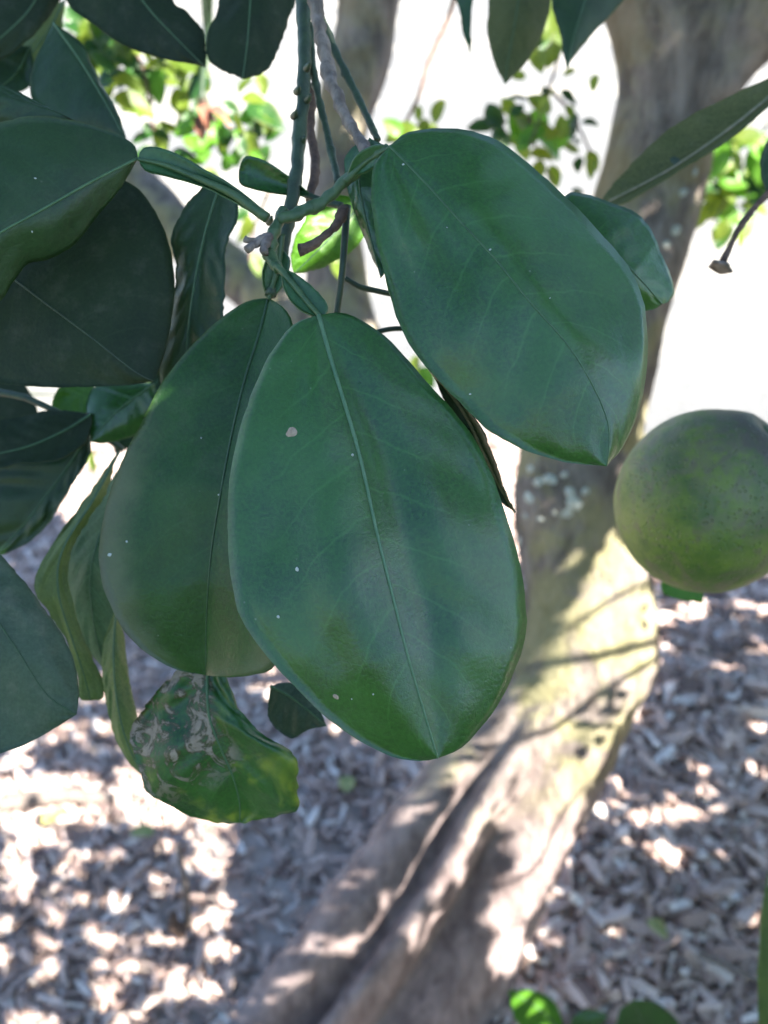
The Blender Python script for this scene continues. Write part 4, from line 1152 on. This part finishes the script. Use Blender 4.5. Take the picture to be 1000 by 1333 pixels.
def add_leaf(c, d, x, z, L):
    """one unseen crown leaf: pointed oval, folded along the midrib and drooping at the tip"""
    b0 = len(CV)
    droop = random.uniform(.02, .16)
    CV.append(c - d * (.5 * L)); CUV.append((0, .5))
    for u, hw in CST:
        for sgn in (-1, 0, 1):
            CV.append(c + d * (u * L) + x * (hw * sgn * L) + z * ((.07 * abs(sgn) - droop * (u + .3) ** 2) * L))
            CUV.append((u + .5, .5 + .5 * sgn))
    CV.append(c + d * (.5 * L) - z * (droop * .64 * L)); CUV.append((1, .5))
    F_ = [(0, 2, 1), (0, 3, 2), (13, 10, 11), (13, 11, 12)]
    for k in range(3):
        a = 1 + 3 * k
        F_ += [(a, a + 1, a + 4, a + 3), (a + 1, a + 2, a + 5, a + 4)]
    CFc.extend(tuple(k + b0 for k in f) for f in F_)
random.shuffle(shade)
made = 0
for rep in range(8):
    for a, b, t in shade:
        key = (int(a // CC), int(b // CC))
        if cov.get(key, 0) >= 1:
            continue
        L = random.uniform(.05, .10) if rep < 2 else random.uniform(.025, .05) if rep < 4 else random.uniform(.014, .026)
        r = L * .30
        base = E1 * a + E2 * b + TO_SUN * t
        ok = False
        for _ in range(3):
            s = random.uniform(.25, 1.7)
            c = base + TO_SUN * s + E1 * random.gauss(0, .008) + E2 * random.gauss(0, .008)
            q = to_px(c)
            m_ = 0 if q is None else (L * F / q[2] + 25)
            if q is not None and -m_ < q[0] < 1000 + m_ and -m_ < q[1] < 1333 + m_:
                continue
            if (c - CAM).length < .22 or c.z < .25:
                continue
            A_, B_, T_ = ab(c)
            if near_lit(A_, B_, T_, L * .40):
                continue
            ok = True
            break
        if not ok:
            continue
        ang = random.uniform(0, 6.28)
        d = E1 * math.cos(ang) + E2 * math.sin(ang) + TO_SUN * random.uniform(-.35, .35)
        d.normalize()
        nrm = (TO_SUN + Vector((random.uniform(-.4, .4), random.uniform(-.4, .4), 0))).normalized()
        x = d.cross(nrm).normalized()
        z = x.cross(d)
        add_leaf(c, d, x, z, L)
        for i in range(-4, 5):
            for j in range(-4, 5):
                if (i * CC) ** 2 + (j * CC) ** 2 < (r * .8) ** 2 or (i == 0 and j == 0):
                    k2 = (int(A_ // CC) + i, int(B_ // CC) + j)
                    cov[k2] = cov.get(k2, 0) + 1
        made += 1
UNSEEN_CROWN_TODO = True
def unseen_crown_leaf(c, L, flat=.5):
    ang = random.uniform(0, 6.28)
    nrm = Vector((random.gauss(0, flat), random.gauss(0, flat), 1)).normalized()
    d = Vector((math.cos(ang), math.sin(ang), random.uniform(-.7, .1)))
    d = (d - nrm * d.dot(nrm)).normalized()
    x = d.cross(nrm).normalized()
    z = x.cross(d)
    add_leaf(c, d, x, z, L)
def try_sky_blockers(n, box, rad):  # leaf clumps out of view, added to block part of the sky
    got = 0
    while got < n:
        n -= .02
        cc = Vector([random.uniform(*b) for b in box])
        if noise.noise(cc * 1.1 + Vector((3, 1, 0))) < -.12:
            continue
        for _ in range(9):
            c = cc + Vector((random.gauss(0, rad), random.gauss(0, rad), random.gauss(0, rad * .7)))
            L = random.uniform(.07, .12)
            q = to_px(c)
            if q is not None:
                m_ = L * F / q[2] + 30
                if -m_ < q[0] < 1000 + m_ and -m_ < q[1] < 1333 + m_:
                    continue
            if (c - CAM).length < .42 or c.z < .3:
                continue
            if near_lit(*ab(c), L * .46):
                continue
            unseen_crown_leaf(c, L)
            got += 1
try_sky_blockers(1150, ((-.75, 1.6), (.15, 2.3), (1.7, 2.7)), .16)
try_sky_blockers(1300, ((-1.9, 1.9), (-1.8, -.7), (.32, 1.65)), .18)  # clumps added behind the camera so the front leaves reflect something dark
L18_AB = [ab(p)[:2] for p in LIT_PTS if (p - CAM).length < .5]
SHADE_FG = FG_PTS + [p for p in SHADE_PTS if (p - fc).length < .06]
for rep in range(4):  # extra unseen leaves close the last sun gaps over branch and fruit
    bvh = BVHTree.FromPolygons([tuple(v) for v in CV], CFc)
    leaks = [p for p in SHADE_FG if bvh.ray_cast(p + TO_SUN * .2, TO_SUN, 5)[0] is None]
    print('sun leaks', len(leaks))
    for p in leaks:
        pa, pb, _t = ab(p)
        if any((x - pa) ** 2 + (y - pb) ** 2 < .013 ** 2 for x, y in L18_AB):
            continue
        for _ in range(6):
            c = p + TO_SUN * random.uniform(.35, 1.2) + E1 * random.gauss(0, .005) + E2 * random.gauss(0, .005)
            q = to_px(c)
            if q is not None and -90 < q[0] < 1090 and -90 < q[1] < 1423:
                continue
            unseen_crown_leaf(c, random.uniform(.05, .08), .7)
            break
unseen_crown = obj('unseen_crown', CV, CFc, M['unseen_crown'], tree, True, CUV)
unseen_crown['kind'] = 'stuff'
print('unseen crown leaves', made, 'chips', len(spots), 'big', len(big), 'shade', len(shade), 'lit', len(lit))
